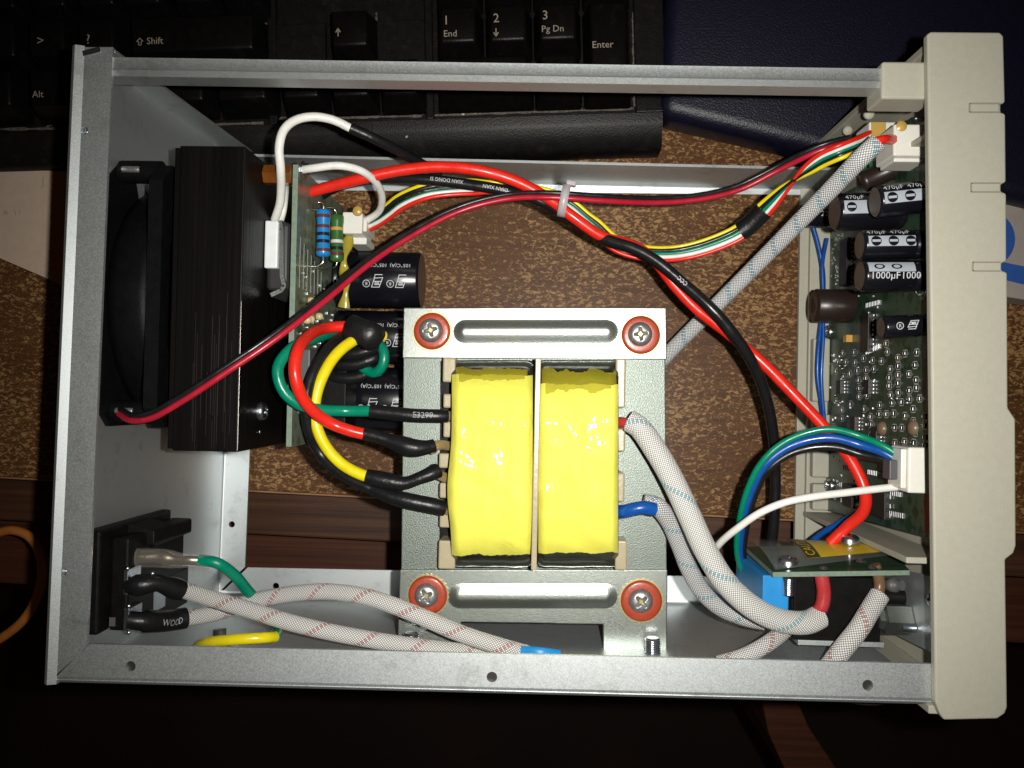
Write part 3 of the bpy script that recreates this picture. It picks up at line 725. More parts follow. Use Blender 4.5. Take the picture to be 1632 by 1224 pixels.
for (x, y, rw, rot) in ((689, 528, 5.9, 0.25), (1021, 534, 6.1, 0.1), (682, 948, 6.2, 0.5), (1022, 957, 6.5, 0.75)):
    q = P(x, y, CZ + 1.7)
    MB().lathe([(2.4, 0.0), (rw, 0.0), (rw + 0.1, 0.45), (rw - 0.25, 1.0), (rw - 0.9, 1.2), (3.4, 1.2), (2.6, 1.1)], q, (0, 0, 1), 40).build('fibre_washer', 'fibre', tf)
    s = phillips(q + Vector((-0.3, 0.2, 1.25)), 3.9, tf, 2.1, rot=rot)
    MB().box(q + Vector((-0.3, 0.2, 1.55)), (1, 1, 0.3)).build
    w_ = 1.25; mbx = MB()
    for a in (0, math.pi / 2):
        R = Euler((0, 0, rot + a)).to_matrix(); mbx.box(q + Vector((-0.3, 0.2, 1.98 + (0.02 if a else 0))), (4.1, w_, 0.12), 0.04, R)
    mbx.build('cross_recess', 'brassy', s)
    # toothed lock ring peeking out round the washer
    vs_ = []; n = 56
    for i in range(n):
        r = rw + (0.75 if i % 2 else 0.35); t = 2 * math.pi * i / n; vs_.append(q + Vector((r * math.cos(t), r * math.sin(t), 0.02)))
    MB().prism(vs_, (0, 0, 0.22)).build('lock_ring', 'brass_ring', tf) if 'brass_ring' in MT else None
# threaded studs
def stud(px, y0, y1, z, r):
    a = P(px, y0, z); b = P(px, y1, z); d = b - a; L = d.length; pr = [(0, 0), (r * 0.75, 0), (r * 0.9, 0.4)]; h = 0.5
    while h < L: pr += [(r, h), (r * 0.84, h + 0.35)]; h += 0.7
    return MB().lathe(pr, a, d, 20, smooth=False).build('stud', 'steel', tf)
stud(655, 1008, 1062, CZ + 6, 2.6); stud(1040, 1016, 1062, CZ + 6, 2.5)

# bobbin tabs
def tab(x0, x1, y0, y1, z0, z1): 
    a = P(x0, y1, z1); b = P(x1, y0, z1); MB().box2((a.x, a.y, z0), (b.x, b.y, z1), 0.6, 3).build('bobbin_tab', 'cream', tf)
for y0, y1, x0 in ((570, 609, 705), (628, 650, 706), (672, 697, 706), (723, 746, 699), (770, 794, 700), (818, 841, 700), (862, 907, 698)): tab(x0, 726, y0, y1, CZ - 4, CZ + 9)
for y0, y1, x1 in ((571, 650, 998), (683, 720, 997), (754, 800, 996), (862, 909, 1000)): tab(980, x1, y0, y1, CZ - 4, CZ + 9)
a = P(846.5, 905, CZ + 15); b = P(858.5, 572, CZ + 15)
MB().box2((a.x, a.y, CZ - 3), (a.x + 1.7, b.y, CZ + 18.3), 0.3).build('bobbin_divider', 'cream', tf)

def coil_mat():
    m = mat('yellow_polyester_tape', (0.80, 0.765, 0.11), 0.5, 0, 0.05, 60, 0, 1, spec=0.12, coat=1.0)
    m.node_tree.nodes['Principled BSDF'].inputs['Coat Roughness'].default_value = 0.045
    nt = m.node_tree; N = nt.nodes; L = nt.links; b = N['Principled BSDF']
    tc = N.new('ShaderNodeTexCoord'); mp = N.new('ShaderNodeMapping'); mp.inputs['Scale'].default_value = (1, 0.38, 1); L.new(tc.outputs['Object'], mp.inputs[0])
    n = N.new('ShaderNodeTexNoise'); n.inputs['Scale'].default_value = 130; n.inputs['Detail'].default_value = 4; n.inputs['Distortion'].default_value = 1.6; L.new(mp.outputs[0], n.inputs[0])
    bp = N.new('ShaderNodeBump'); bp.inputs['Strength'].default_value = 0.30; bp.inputs['Distance'].default_value = 0.0012; L.new(n.outputs[0], bp.inputs['Height'])
    L.new(bp.outputs[0], b.inputs['Normal']); L.new(bp.outputs[0], b.inputs['Coat Normal']); return m
MT['tape'] = coil_mat()
MT['film'] = mat('dark_varnished_film', (0.02, 0.022, 0.012), 0.10, 0, 0.3, 120, 0.5, 260, spec=0.7, coat=0.5)
def coil(x0, x1, seed, lo=0.0, hi=1.0, z_add=0.0, m='tape', name='tape_wrap', y0=572, y1=908, rag=0.0, wr=1.0):
    def f(u, v):
        xx = u; t = lo + (hi - lo) * v
        if rag: 
            rg = rag * (noise.noise(Vector((u * 5, seed, 3))) * 1.2 + 0.6 * noise.noise(Vector((u * 19, seed, 9))))
            t += rg * max(0, (abs(v - 0.5) * 2 - 0.8) / 0.2) * (1 if v > 0.5 else -1)
        s = abs(2 * t - 1); z = CZ - 2 + 20.0 * max(0.0, 1 - s ** 5.0) ** 0.55
        e = min(u, 1 - u); z -= 2.4 * max(0, 1 - e / 0.10) ** 2
        px = x0 + (x1 - x0) * u + (-7 * math.exp(-((t - 0.62) / 0.16) ** 2) * max(0, 1 - u * 4) if x0 < 800 else 0)
        q = P(px, y0 + (y1 - y0) * t, z)
        w = noise.noise(Vector((q.x * 0.16, q.y * 0.035, seed))) * 0.60 + noise.noise(Vector((q.x * 0.45, q.y * 0.06, seed + 5))) * 0.12 + noise.noise(Vector((q.x * 0.12 + q.y * 0.10, q.y * 0.13, seed + 9))) * 0.42
        q.z += w * wr + z_add
        return q
    return MB().grid(f, 60, 110).build(name, m, tf)
coil(719, 850, 2.0, z_add=-0.5, m='film', name='varnished_film', wr=0.6); coil(857, 986, 8.0, z_add=-0.5, m='film', name='varnished_film', wr=0.6)
coil(720, 849, 2.0, 0.075, 0.93, rag=0.011); coil(858, 985, 8.0, 0.12, 0.92, rag=0.006)
MT['tape_thin'] = mat('translucent_tape_end', (0.50, 0.45, 0.03), 0.12, 0, 0.1, 90, 0.3, 260, alpha=0.55, coat=0.5)
coil(860, 983, 8.0, 0.055, 0.15, z_add=0.12, rag=0.02, m='tape_thin', name='tape_end')
coil(722, 846, 2.0, 0.045, 0.10, z_add=0.12, rag=0.02, m='tape_thin', name='tape_end')

# ---------------------------------------------------------------- fan, heat sink
HZ = 96.0
fn = thing('cooling_fan', P(207, 470, 6), 'square black cooling fan between rear panel and black heat sink', 'fan')
f0 = P(140, 680, 95); f1 = P(262, 256, 95); fz0, fz1 = 16.0, 95.0
def fplate(xa, xb, nm):
    cy = (f0.y + f1.y) / 2; cz = (fz0 + fz1) / 2; hh = (f1.y - f0.y) / 2; R = 37.5; n = 40
    mbf = MB(); ov = []
    for i in range(n):
        t = 2 * math.pi * i / n + math.pi / n; c, s = math.cos(t), math.sin(t); k = 1 / max(abs(c), abs(s)); rr = min(k, 1.36)
        ov.append((c * rr * hh, s * rr * 40))
    vs_ = []; fs = []
    for xx in (xa, xb):
        for (a, b_) in ov: vs_.append((xx, cy + a, cz + b_))
        for i in range(n):
            t = 2 * math.pi * i / n + math.pi / n; vs_.append((xx, cy + R * math.cos(t), cz + R * math.sin(t)))
    for i in range(n):
        j = (i + 1) % n
        fs += [(i, j, n + j, n + i), (2 * n + i, 3 * n + i, 3 * n + j, 2 * n + j), (i, 2 * n + i, 2 * n + j, j), (n + i, n + j, 3 * n + j, 3 * n + i)]
    return mbf.add(vs_, fs).build(nm, 'fan', fn)
fplate(f0.x, f0.x + 4, 'frame_plate'); fplate(f1.x - 4.2, f1.x, 'frame_plate')
cy = (f0.y + f1.y) / 2; cz = (fz0 + fz1) / 2
MB().lathe([(37.4, 4), (38.6, 4), (39.3, 7), (39.3, f1.x - f0.x - 7), (38.6, f1.x - f0.x - 4), (37.4, f1.x - f0.x - 4)], (f0.x, cy, cz), (1, 0, 0), 60).build('duct', 'fan', fn)
MB().lathe([(0, 3), (15, 3), (16, 4), (16, 20), (0, 20)], (f0.x, cy, cz), (1, 0, 0), 30).build('hub', 'fan', fn)
for k in range(7):
    t = k * 2 * math.pi / 7; mbk = MB()
    def fb(u, v, t=t):
        r = 15.5 + 20.5 * u; a = t + (v - 0.5) * 0.62 + u * 0.25; return Vector((f0.x + 5 + 14 * v, cy + r * math.cos(a), cz + r * math.sin(a)))
    mbk.grid(fb, 6, 5).build('blade', 'fan', fn)
for y, nm in ((270, 0), (655, 1)):
    q = P(206, y, 90); MB().cyl((f0.x + 4, q.y, 87), (f1.x - 4.2, q.y, 87), 3.4, 14).build('corner_post', 'fan', fn)
    MB().cyl((f0.x + 5.5, q.y, 90.0), (f0.x + 11, q.y, 90.0), 1.0, 12, 0.3).build('mounting_screw', 'screw', fn)

hs = thing('heat_sink', P(330, 480, 4), 'tall black anodised aluminium heat sink beside the cooling fan', 'heat sink')
h0 = P(274, 718, HZ); h1 = P(391, 233, HZ)
MB().box2((h0.x, h0.y, 6), (h1.x, h1.y, HZ), 0.35, 2).build('body', 'anod', hs)
MB().box2((h0.x - 2.0, h0.y + 0.4, 8), (h0.x - 0.05, h1.y - 0.3, HZ - 1.2), 0.25).build('edge_flange', 'anod', hs)
MT['alu_edge'] = mat('pale_metal_edge', (0.5, 0.48, 0.46), 0.35, 1.0)
MB().box2((h1.x - 0.16, h0.y + 0.5, HZ - 0.13), (h1.x + 0.02, h0.y + 44, HZ + 0.05), 0.02).build('pale_edge_line', 'alu_edge', hs)  # thin pale metallic line along the lower part of the edge
rr_ = random.Random(3)
for i in range(16):
    x = h0.x + 2 + rr_.random() * (h1.x - h0.x - 4); y0 = h0.y + rr_.random() * 12; l = 8 + rr_.random() * 30
    MB().box2((x, y0, HZ - 0.02), (x + 0.05 + 0.06 * rr_.random(), y0 + l, HZ + 0.035)).build('scratch', 'scratch_m', hs) if 'scratch_m' in MT else None
# device clamped to the heat sink: black package, white ceramic switch, steel strap
MB().box2((h1.x + 0.05, P(400, 462, 76).y, 40), (h1.x + 7.5, P(400, 352, 76).y, 76), 1.6, 3).build('power_module', 'mod', hs) if 'mod' in MT else None
x_ = P(421, 400, 78).x; MB().box2((x_, P(421, 427, 78).y, 58), (x_ + 4.2, P(421, 351, 78).y, 78), 0.5).build('thermal_switch', 'white_ceramic', hs)
st = pp((446, 352, 77), (448.5, 365, 77), (449, 440, 77), (453, 456, 77), (448, 463, 77), (432, 470, 77))
mbs = MB()
for i in range(len(st) - 1):
    d = (st[i + 1] - st[i]).normalized(); n = Vector((-d.y, d.x, 0)) * 0.65
    mbs.prism([st[i] - n - d * 0.1, st[i + 1] - n + d * 0.1, st[i + 1] + n + d * 0.1, st[i] + n - d * 0.1], (0, 0, -16))
mbs.build('strap', 'bracket', hs)
q = P(441, 438, 74); MB().lathe([(2.2, 0), (2.2, 3), (1.6, 3.2), (1.6, 9)], Vector((q.x + 2.5, q.y, 70)), (-1, 0, 0), 16).build('screw', 'steel', hs)
q = P(400, 655, 78); phillips(Vector((h1.x + 0.3, q.y, q.z)), 2.9, hs, 2.0, m='steel', axis=(1, 0, 0.12))
q = P(397, 688, 78); MB().lathe([(0, 0), (0.7, 0), (0.6, 0.4), (0, 0.5)], Vector((h1.x + 0.02, q.y, q.z)), (1, 0, 0), 10).build('rivet', 'steel', hs)

# ---------------------------------------------------------------- circuit boards
def pcb_mat(name, c1, c2, tr):
    m = bpy.data.materials.new(name); m.use_nodes = True; nt = m.node_tree; N = nt.nodes; L = nt.links; b = N['Principled BSDF']
    b.inputs['Roughness'].default_value = 0.28
    tc = N.new('ShaderNodeTexCoord'); sp = N.new('ShaderNodeSeparateXYZ'); L.new(tc.outputs['Object'], sp.inputs[0])
    cb = N.new('ShaderNodeCombineXYZ'); L.new(sp.outputs[1], cb.inputs[0]); L.new(sp.outputs[2], cb.inputs[1])
    br_ = N.new('ShaderNodeTexVoronoi'); br_.distance = 'MANHATTAN'; br_.feature = 'F1'; br_.inputs['Scale'].default_value = 210; br_.inputs['Randomness'].default_value = 0.65; L.new(cb.outputs[0], br_.inputs['Vector'])
    w = N.new('ShaderNodeTexWave'); w.bands_direction = 'Y'; w.inputs['Scale'].default_value = 230; w.inputs['Distortion'].default_value = 0.0; L.new(cb.outputs[0], w.inputs['Vector'])
    n = N.new('ShaderNodeTexNoise'); n.inputs['Scale'].default_value = 45; n.inputs['Detail'].default_value = 1; L.new(cb.outputs[0], n.inputs[0])
    def rng(x, a, b_):
        r = N.new('ShaderNodeMapRange'); r.inputs[1].default_value = a; r.inputs[2].default_value = b_; L.new(x, r.inputs[0]); return r.outputs[0]
    t1 = rng(w.outputs['Fac'], 0.80, 0.88); g = rng(n.outputs[0], 0.52, 0.56)
    mu = N.new('ShaderNodeMath'); mu.operation = 'MULTIPLY'; L.new(t1, mu.inputs[0]); L.new(g, mu.inputs[1])
    mv = N.new('ShaderNodeMath'); mv.operation = 'MULTIPLY'; L.new(rng(br_.outputs['Distance'], 0.62, 0.66), mv.inputs[0]); mv.inputs[1].default_value = 0.5
    mm = N.new('ShaderNodeMath'); mm.operation = 'MAXIMUM'; L.new(mu.outputs[0], mm.inputs[0]); L.new(mv.outputs[0], mm.inputs[1])
    x0 = N.new('ShaderNodeMix'); x0.data_type = 'RGBA'; L.new(n.outputs[0], x0.inputs[0]); x0.inputs[6].default_value = (*c1, 1); x0.inputs[7].default_value = (*c2, 1)
    x1 = N.new('ShaderNodeMix'); x1.data_type = 'RGBA'; L.new(mm.outputs[0], x1.inputs[0]); L.new(x0.outputs[2], x1.inputs[6]); x1.inputs[7].default_value = (*tr, 1)
    L.new(x1.outputs[2], b.inputs['Base Color']); return m
MT['pcb_dark'] = pcb_mat('dark_green_board', (0.006, 0.024, 0.011), (0.010, 0.042, 0.019), (0.05, 0.085, 0.055))
MT['pcb_pale'] = pcb_mat('grey_green_board', (0.055, 0.080, 0.055), (0.075, 0.105, 0.07), (0.20, 0.23, 0.17))

def pcb_x(name, xw, y0, y1, z0, z1, m, th, parent, side):
    """standing board in the y-z plane; side = +1 faces right, -1 faces left"""
    MB().box2((xw - (th if side > 0 else 0), y0, z0), (xw + (0 if side > 0 else th), y1, z1), 0.12).build('board_core', 'pcb_edge', parent)
    return MB().add([(xw + 0.03 * side, y0 + 0.2, z0 + 0.2), (xw + 0.03 * side, y1 - 0.2, z0 + 0.2), (xw + 0.03 * side, y1 - 0.2, z1 - 0.2), (xw + 0.03 * side, y0 + 0.2, z1 - 0.2)], [(0, 1, 2, 3)]).build('board_face', m, parent)

def resistor(a, b, r, body, bands, parent, leads=None, name='resistor'):
    a = Vector(a); b = Vector(b); d = (b - a); L = d.length
    o = MB().lathe([(0.3, 0), (r * 0.8, 0.3), (r, 0.9), (r, L * 0.16), (r * 0.9, L * 0.24), (r * 0.9, L * 0.76), (r, L * 0.84), (r, L - 0.9), (r * 0.8, L - 0.3), (0.3, L)], a, d, 20).build(name, body, parent)
    for t, c in bands:
        rb = r * 0.915 if 0.22 < t < 0.78 else r * 1.012
        MB().lathe([(rb, L * t - 0.55), (rb, L * t + 0.55)], a, d, 20).build('colour_band', c, o)
    for ld in (leads or ()): MB().tube(Path(ld, 0.6), 0.28, 6).build('lead', 'tin', o)
    return o
for n, c in (('b_brown', (0.10, 0.03, 0.03)), ('b_black', (0.01, 0.01, 0.02)), ('b_gold', (0.5, 0.32, 0.08)), ('b_white', (0.6, 0.6, 0.55)), ('b_red', (0.35, 0.03, 0.02)), ('b_orange', (0.5, 0.16, 0.03)),
             ('r_blue', (0.012, 0.20, 0.50)), ('r_green', (0.035, 0.12, 0.028)), ('r_tan', (0.42, 0.30, 0.17)), ('glue', (0.42, 0.36, 0.05))):
    MT[n] = mat(n + '_enamel', c, 0.28, 0, 0.05, 200, spec=0.55)
MT['glue'] = mat('yellow_glue', (0.40, 0.33, 0.04), 0.25, 0, 0.2, 150, 0.3, 300, alpha=0.9)
MT['solder'] = mat('solder', (0.42, 0.42, 0.44), 0.36, 1.0)
MT['gold_bead'] = mat('cream_bead', (0.55, 0.45, 0.24), 0.3, 0)
MT['silk'] = mat('white_silkscreen', (0.50, 0.52, 0.47), 0.7)
MT['chip'] = mat('black_epoxy_chip', (0.014, 0.012, 0.011), 0.4, 0, 0.15, 600)
MT['grey_pad'] = mat('grey_rubber_pad', (0.08, 0.08, 0.085), 0.5)

def can(a, b, r, parent, top=True, name='capacitor', m='cap_can', topm='cap_top'):
    a = Vector(a); b = Vector(b); d = b - a; L = d.length
    o = MB().lathe([(r - 0.5, 0), (r, 0.4), (r, 1.4), (r - 0.35, 1.9), (r - 0.35, 2.3), (r, 2.8), (r, L - 0.9), (r - 0.3, L - 0.3), (r - 0.9, L)], a, d, 44).build(name, m, parent)
    MB().lathe([(0, L - 0.25), (r - 1.0, L - 0.25), (r - 0.8, L + 0.04), (r - 0.5, L + 0.02)], a, d, 44).build('vent_top', topm, o)
    return o
LOGO = [(0, 0, 1.2, 3.0), (1.2, 3.0, 3.6, 3.0), (1.2, 3.0, 0.9, 2.2), (0.4, 1.2, 3.0, 1.2), (3.6, 3.0, 2.6, 0.2), (0.9, 2.2, 2.6, 2.2), (2.6, 2.2, 2.2, 1.2), (0.2, -0.9, 2.4, -0.9), (2.4, -0.9, 2.7, 0.2), (0, 0, 2.6, 0.2), (1.3, 1.9, 2.1, 1.9), (1.3, 1.5, 1.9, 1.5)]

# rectifier board on the heat sink
PX = P(470, 480, 80).x; py0 = P(450, 712, 80).y; py1 = P(462, 262, 80).y
rbd = thing('rectifier_board', (PX, (py0 + py1) / 2, 4), 'grey-green circuit board standing edge-up beside the black heat sink', 'circuit board')
pcb_x('board', PX, py0, py1, 6, 80, 'pcb_pale', 1.7, rbd, +1)
# vertical traces and silkscreen on the board face
mbt = MB()
for i in range(7):
    z = 76 - i * 4.2; y_a = py1 - 22 - i * 1.2; y_b = py1 - 38; mbt.box2((PX + 0.05, y_b, z - 0.16), (PX + 0.1, y_a, z + 0.16))
mbt.build('trace', 'silk', rbd)
for (px, py, z, s) in ((480, 448, 70, 'R1'), (492, 455, 64, 'SJ'), (484, 500, 72, 'D4'), (470, 540, 76, 'C2'), (495, 470, 60, 'L')):
    vf = T_(s, 2.2); c = Vector((PX, P(px, py, z).y, z)); ink(([c + Vector((0.08, -q.x, -q.y)) for q in vf[0]], vf[1]), rbd, 'silkscreen_text', 'silk')
def bx_(px, py, z): q = P(px, py, z); return Vector((PX + 0.1, q.y, z))
a, b_ = P(515, 410, 66), P(515.5, 333, 66)
resistor(a, b_, 2.35, 'r_blue', [(0.14, 'b_brown'), (0.32, 'b_black'), (0.47, 'b_black'), (0.63, 'b_brown'), (0.84, 'b_brown')], rbd,
         [[b_, b_ + Vector((0, 1.6, 0.2)), bx_(480, 324, 66) + Vector((3, 0.4, 0)), bx_(474, 328, 68)], [a, a + Vector((0, -1.5, 0)), a + Vector((-2, -3, 0)), bx_(480, 424, 66)]])
a, b_ = P(537, 418, 52), P(537, 341, 52)
resistor(a, b_, 2.4, 'r_green', [(0.16, 'b_brown'), (0.28, 'b_black'), (0.42, 'b_white'), (0.68, 'b_gold')], rbd,
         [[b_, b_ + Vector((-1, 1.8, 0.5)), bx_(486, 334, 62)], [a, a + Vector((-0.5, -1.5, 0)), bx_(490, 428, 60)]])
a, b_ = P(474.5, 442, 72), P(474.5, 408, 72)
resistor(a, b_, 1.25, 'r_tan', [(0.16, 'b_orange'), (0.36, 'b_gold'), (0.58, 'b_orange'), (0.78, 'b_black')], rbd,
         [[b_, b_ + Vector((-0.4, 1.4, 0)), bx_(468, 400, 74)], [a, a + Vector((0, -1.3, 0)), bx_(468, 452, 74)]])
# white connector with clip
q = P(566, 356, 46); w0 = P(545, 372, 50); w1 = P(584, 338, 50)
cn = MB().box2((w0.x, w0.y, 34), (w1.x - 1.4, w1.y, 50), 0.5).build('connector', 'white_nylon', rbd)
MB().box2((w1.x - 1.3, w0.y + 1, 35), (w1.x, w1.y - 2.2, 49), 0.3).build('latch', 'white_nylon', cn)
MB().box2((w0.x + 1, w0.y - 2.6, 30), (w1.x - 1, w0.y - 0.05, 44), 0.5).build('connector_skirt', 'white_nylon', cn)
mbg = MB()
mbg.tube(Path(pp((556, 378, 46), (552, 395, 48), (548, 420, 50), (552, 450, 46), (548, 490, 44)), 1.0), lambda u: 1.6 + 0.7 * math.sin(u * 14), 10, flat=0.5); mbg.build('glue_bead', 'glue', rbd)
q = P(570, 336, 50.3); MB().lathe([(0, 0), (1.9, 0), (1.5, 0.5), (0, 0.7)], q, (0, 0, 1), 12).build('glue_drop', 'b_gold', rbd)
# big capacitors lying out from the board
def bigcap(px0, px1, y0, y1, zc, nm, txt=True, n=2):
    r = (P(600, y0, zc + 8).y - P(600, y1, zc + 8).y) / 2; yc = (P(600, y0, zc + 8).y + P(600, y1, zc + 8).y) / 2
    a = Vector((PX + 0.2, yc, zc)); b = Vector((P(px1, 400, zc + 4).x, yc, zc)); o = can(a, b, r, rbd)
    pth = Path([a, b], smooth=False); L = (b - a).length
    if txt:
        for k in range(n):
            s0 = L - 2.6 - k * 8.7
            vf = T_('105°C(A)', 1.4)
            ink(on_tube(vf, pth, r, s0, 0.46, True), o)
            lg = strokes2d([(x0 * 1.15, y0_ * 1.15, x1_ * 1.15, y1_ * 1.15) for x0, y0_, x1_, y1_ in LOGO], 0.26)
            ink(on_tube(lg, pth, r, s0 - 1.4, -0.05, True), o, 'printed_logo')
            ink(on_tube(ring2d(0, 0, 1.25, 0.22), pth, r, s0 - 7.4, -0.26, True), o, 'printed_mark'); ink(on_tube(shift(T_('R', 1.2), -0.45, -0.6), pth, r, s0 - 7.4, -0.26, True), o)
    return o
bigcap(553, 671, 396, 487, 28, 'a'); bigcap(556, 668, 492, 578, 26, 'b'); bigcap(560, 668, 584, 690, 25, 'c')
# black bridge block, grey pads, white terminal
MB().box2((PX + 0.1, P(500, 692, 58).y, 40), (P(552, 600, 56).x, P(500, 560, 58).y, 56), 0.5).build('bridge_block', 'black_plastic', rbd)
MB().box2((PX + 0.1, P(470, 660, 76).y, 62), (PX + 4, P(470, 556, 76).y, 76), 0.4).build('terminal_strip', 'grey_pad', rbd)
MB().box2((PX + 0.1, P(470, 545, 74).y, 68), (PX + 3.4, P(470, 530, 74).y, 75), 0.4).build('terminal_cap', 'white_nylon', rbd)
for px, py, z in ((515, 480, 66), (489, 510, 70), (510, 509, 66), (545, 505, 56)):
    MB().lathe([(0, 2.4), (0.9, 2.2), (1.3, 1.4), (1.3, 0.2), (0, 0)], Vector((PX + 0.1, P(px, py, z).y, z)), (1, 0, 0), 14).build('bead', 'gold_bead', rbd)
for i in range(26):
    py = rr_.uniform(430, 560); z = rr_.uniform(34, 78); MB().box(Vector((PX + 0.25, P(490, py, z).y, z)), (0.5, rr_.uniform(0.5, 1.1), rr_.uniform(0.4, 0.8)), 0.1).build('solder_pad', 'solder', rbd)
for i in range(9):
    z = 62 - i * 2.4; MB().box(Vector((PX + 0.5, P(470, 700, 60).y, z)), (0.9, 4.4, 1.1), 0.3).build('spring_coil', 'grey_pad', rbd)
q = Vector((PX + 0.1, P(474, 270, 76).y, 75)); MB().lathe([(3.0, 0), (3.0, 0.4), (2.2, 0.6), (2.2, 1.6), (1.4, 2.2), (0, 2.3)], q, (1, 0, 0), 16, smooth=False).build('ring_terminal', 'steel', rbd)
qa = Vector((h1.x + 0.2, P(430, 275, 82).y, 79)); MB().lathe([(3.2, 0), (3.2, PX - 1.8 - h1.x - 0.3)], qa, (1, 0, 0), 6, smooth=False).build('standoff', 'b_amber', rbd) if 'b_amber' in MT else None

# control board behind the bezel
FX = P(1320, 600, 8).x; cy0 = P(1489, 857, 95).y; cy1 = P(1470, 176, 96).y
cbd = thing('control_board', (FX, (cy0 + cy1) / 2, 6), 'dark green control circuit board standing inside the front bezel', 'circuit board')
bt = [(FX, P(1314, 813, 8).y, 8), (FX, cy0, 100), (FX, cy1, 100), (FX, P(1318, 232, 10).y, 8)]
MB().prism([Vector(v) for v in bt], (1.6, 0, 0), 0.1).build('board_core', 'pcb_edge', cbd)
MB().add([Vector(v) + Vector((-0.04, 0, 0)) for v in bt], [(3, 2, 1, 0)]).build('board_face', 'pcb_dark', cbd)
def F(px, py):
    """the point of the board face seen at a photo pixel"""
    d = CAMR @ Vector(((px - 816) / FPX, -(py - 612) / FPX, -1.0)); t = (FX - CAMP.x) / d.x; return CAMP + d * t
def smd(px, py, wy, wz, h, m, nm, pads=False, outline=True):
    c = F(px, py); o = MB().box(c + Vector((-h / 2, 0, 0)), (h, wy, wz), 0.08).build(nm, m, cbd)
    if pads:
        for s in (-1, 1): MB().box(c + Vector((-h / 2 - 0.02, 0, s * wz * 0.42)), (h, wy * 0.8, wz * 0.16), 0.05).build('solder_end', 'solder', o)
    if outline:
        W_, Z_ = wy / 2 + 0.45, wz / 2 + 0.5; vf = strokes2d([(-W_, -Z_, W_, -Z_), (W_, -Z_, W_, Z_), (W_, Z_, -W_, Z_), (-W_, Z_, -W_, -Z_)], 0.26)
        ink(([c + Vector((-0.08, q.x, q.y)) for q in vf[0]], vf[1]), o, 'silkscreen_outline', 'silk')
    return o
MT['smd_res'] = mat('smd_resistor_body', (0.02, 0.02, 0.025), 0.35); MT['smd_cap'] = mat('smd_ceramic_body', (0.16, 0.11, 0.07), 0.35)
MT['tant'] = mat('yellow_tantalum', (0.55, 0.30, 0.05), 0.4)
SM = [(1355, 596), (1367, 591), (1381, 590), (1381, 603), (1369, 606), (1370, 619), (1370, 632), (1382, 630), (1432, 583), (1432, 598), (1432, 611), (1418, 602), (1418, 615), (1356, 644), (1378, 652), (1388, 664), (1389, 676),
      (1402, 660), (1413, 660), (1425, 659), (1475, 664), (1475, 678), (1476, 697), (1476, 710), (1427, 706), (1457, 706), (1413, 531), (1413, 548), (1362, 562), (1389, 694), (1333, 592), (1338, 620), (1345, 600)]
for i, (x, y) in enumerate(SM): smd(x, y, 1.35, 2.1, 0.7, 'smd_res' if i % 3 else 'smd_cap', 'chip_component', pads=True)
done = list(SM) + [(1343, 617), (1388, 617), (1366, 675), (1400, 693)]
for i in range(400):
    x, y = rr_.uniform(1328, 1470), rr_.uniform(556, 722)
    if all(abs(x - a_) > 11 or abs(y - b_) > 12 for a_, b_ in done) and all(math.hypot(x - a_, y - b_) > 24 for a_, b_ in done[-0:] if (a_, b_) in ((1343, 617), (1388, 617), (1366, 675), (1400, 693))):
        done.append((x, y)); smd(x, y, 1.2, 1.9, 0.6, 'smd_res' if i % 3 else 'smd_cap', 'chip_component', pads=True)
    if len(done) > 85: break
def ic(px, py, wy, wz, n, h=1.6, both=True):
    o = smd(px, py, wy, wz, h, 'chip', 'integrated_circuit', outline=False); c = F(px, py)
    for s in ((-1, 1) if both else (1,)):
        for k in range(n):
            y = c.y + wy * ((k + 0.5) / n - 0.5); MB().box(Vector((FX - 0.45, y, c.z + s * (wz / 2 + 0.75))), (0.5, wy / n * 0.5, 1.5), 0.1).build('pin', 'solder', o)
    return o
ic(1343, 617, 5.0, 4.2, 4); ic(1388, 617, 5.0, 4.2, 4); ic(1366, 675, 5.0, 4.2, 4); ic(1400, 693, 5.0, 4.2, 4); ic(1352, 418, 17.0, 7.5, 11, 2.0); ic(1386, 531, 13.0, 6.5, 8, 1.8)
ic(1400, 800, 9.0, 18, 3, 1.8, True); ic(1358, 790, 8.0, 9, 3, 1.8, True)
def icrow(x0, y0, x1, y1, n, nm='pin_row'):
    o = None
    for k in range(n):
        q = F(x0 + (x1 - x0) * k / (n - 1), y0 + (y1 - y0) * k / (n - 1)); MB().box(q + Vector((-0.25, 0, 0)), (0.5, 1.7, 0.55), 0.1).build('pin', 'solder', cbd)
icrow(1345, 745, 1368, 748, 9); icrow(1385, 752, 1425, 760, 16); icrow(1340, 772, 1362, 776, 10); icrow(1400, 782, 1436, 788, 13); icrow(1342, 797, 1368, 803, 12); icrow(1390, 812, 1440, 822, 18)
icrow(1382, 487, 1402, 482, 9); icrow(1382, 561, 1402, 552, 8)
smd(1356, 540, 2.6, 3.4, 2.2, 'tant', 'tantalum_capacitor', outline=False)
for px, py in ((1338, 583), (1347, 583), (1331, 630), (1330, 642), (1339, 642), (1421, 635), (1430, 635), (1446, 642), (1357, 704), (1470, 476), (1474, 475), (1460, 189), (1470, 190), (1478, 192)):
    MB().lathe([(0, 0.8), (0.4, 0.7), (0.65, 0.3), (0.75, 0), (0, 0)], F(px, py) + Vector((0.02, 0, 0)), (-1, 0, 0), 12).build('solder_joint', 'solder', cbd)
for i in range(150):
    px = rr_.uniform(1322, 1345) if i % 2 else rr_.uniform(1325, 1400); py = rr_.uniform(340, 500) if i % 3 else rr_.uniform(560, 800)
    MB().box(F(px, py) + Vector((-0.15, 0, 0)), (0.3, rr_.uniform(0.4, 0.9), rr_.uniform(0.4, 0.9)), 0.05).build('via', 'solder', cbd)
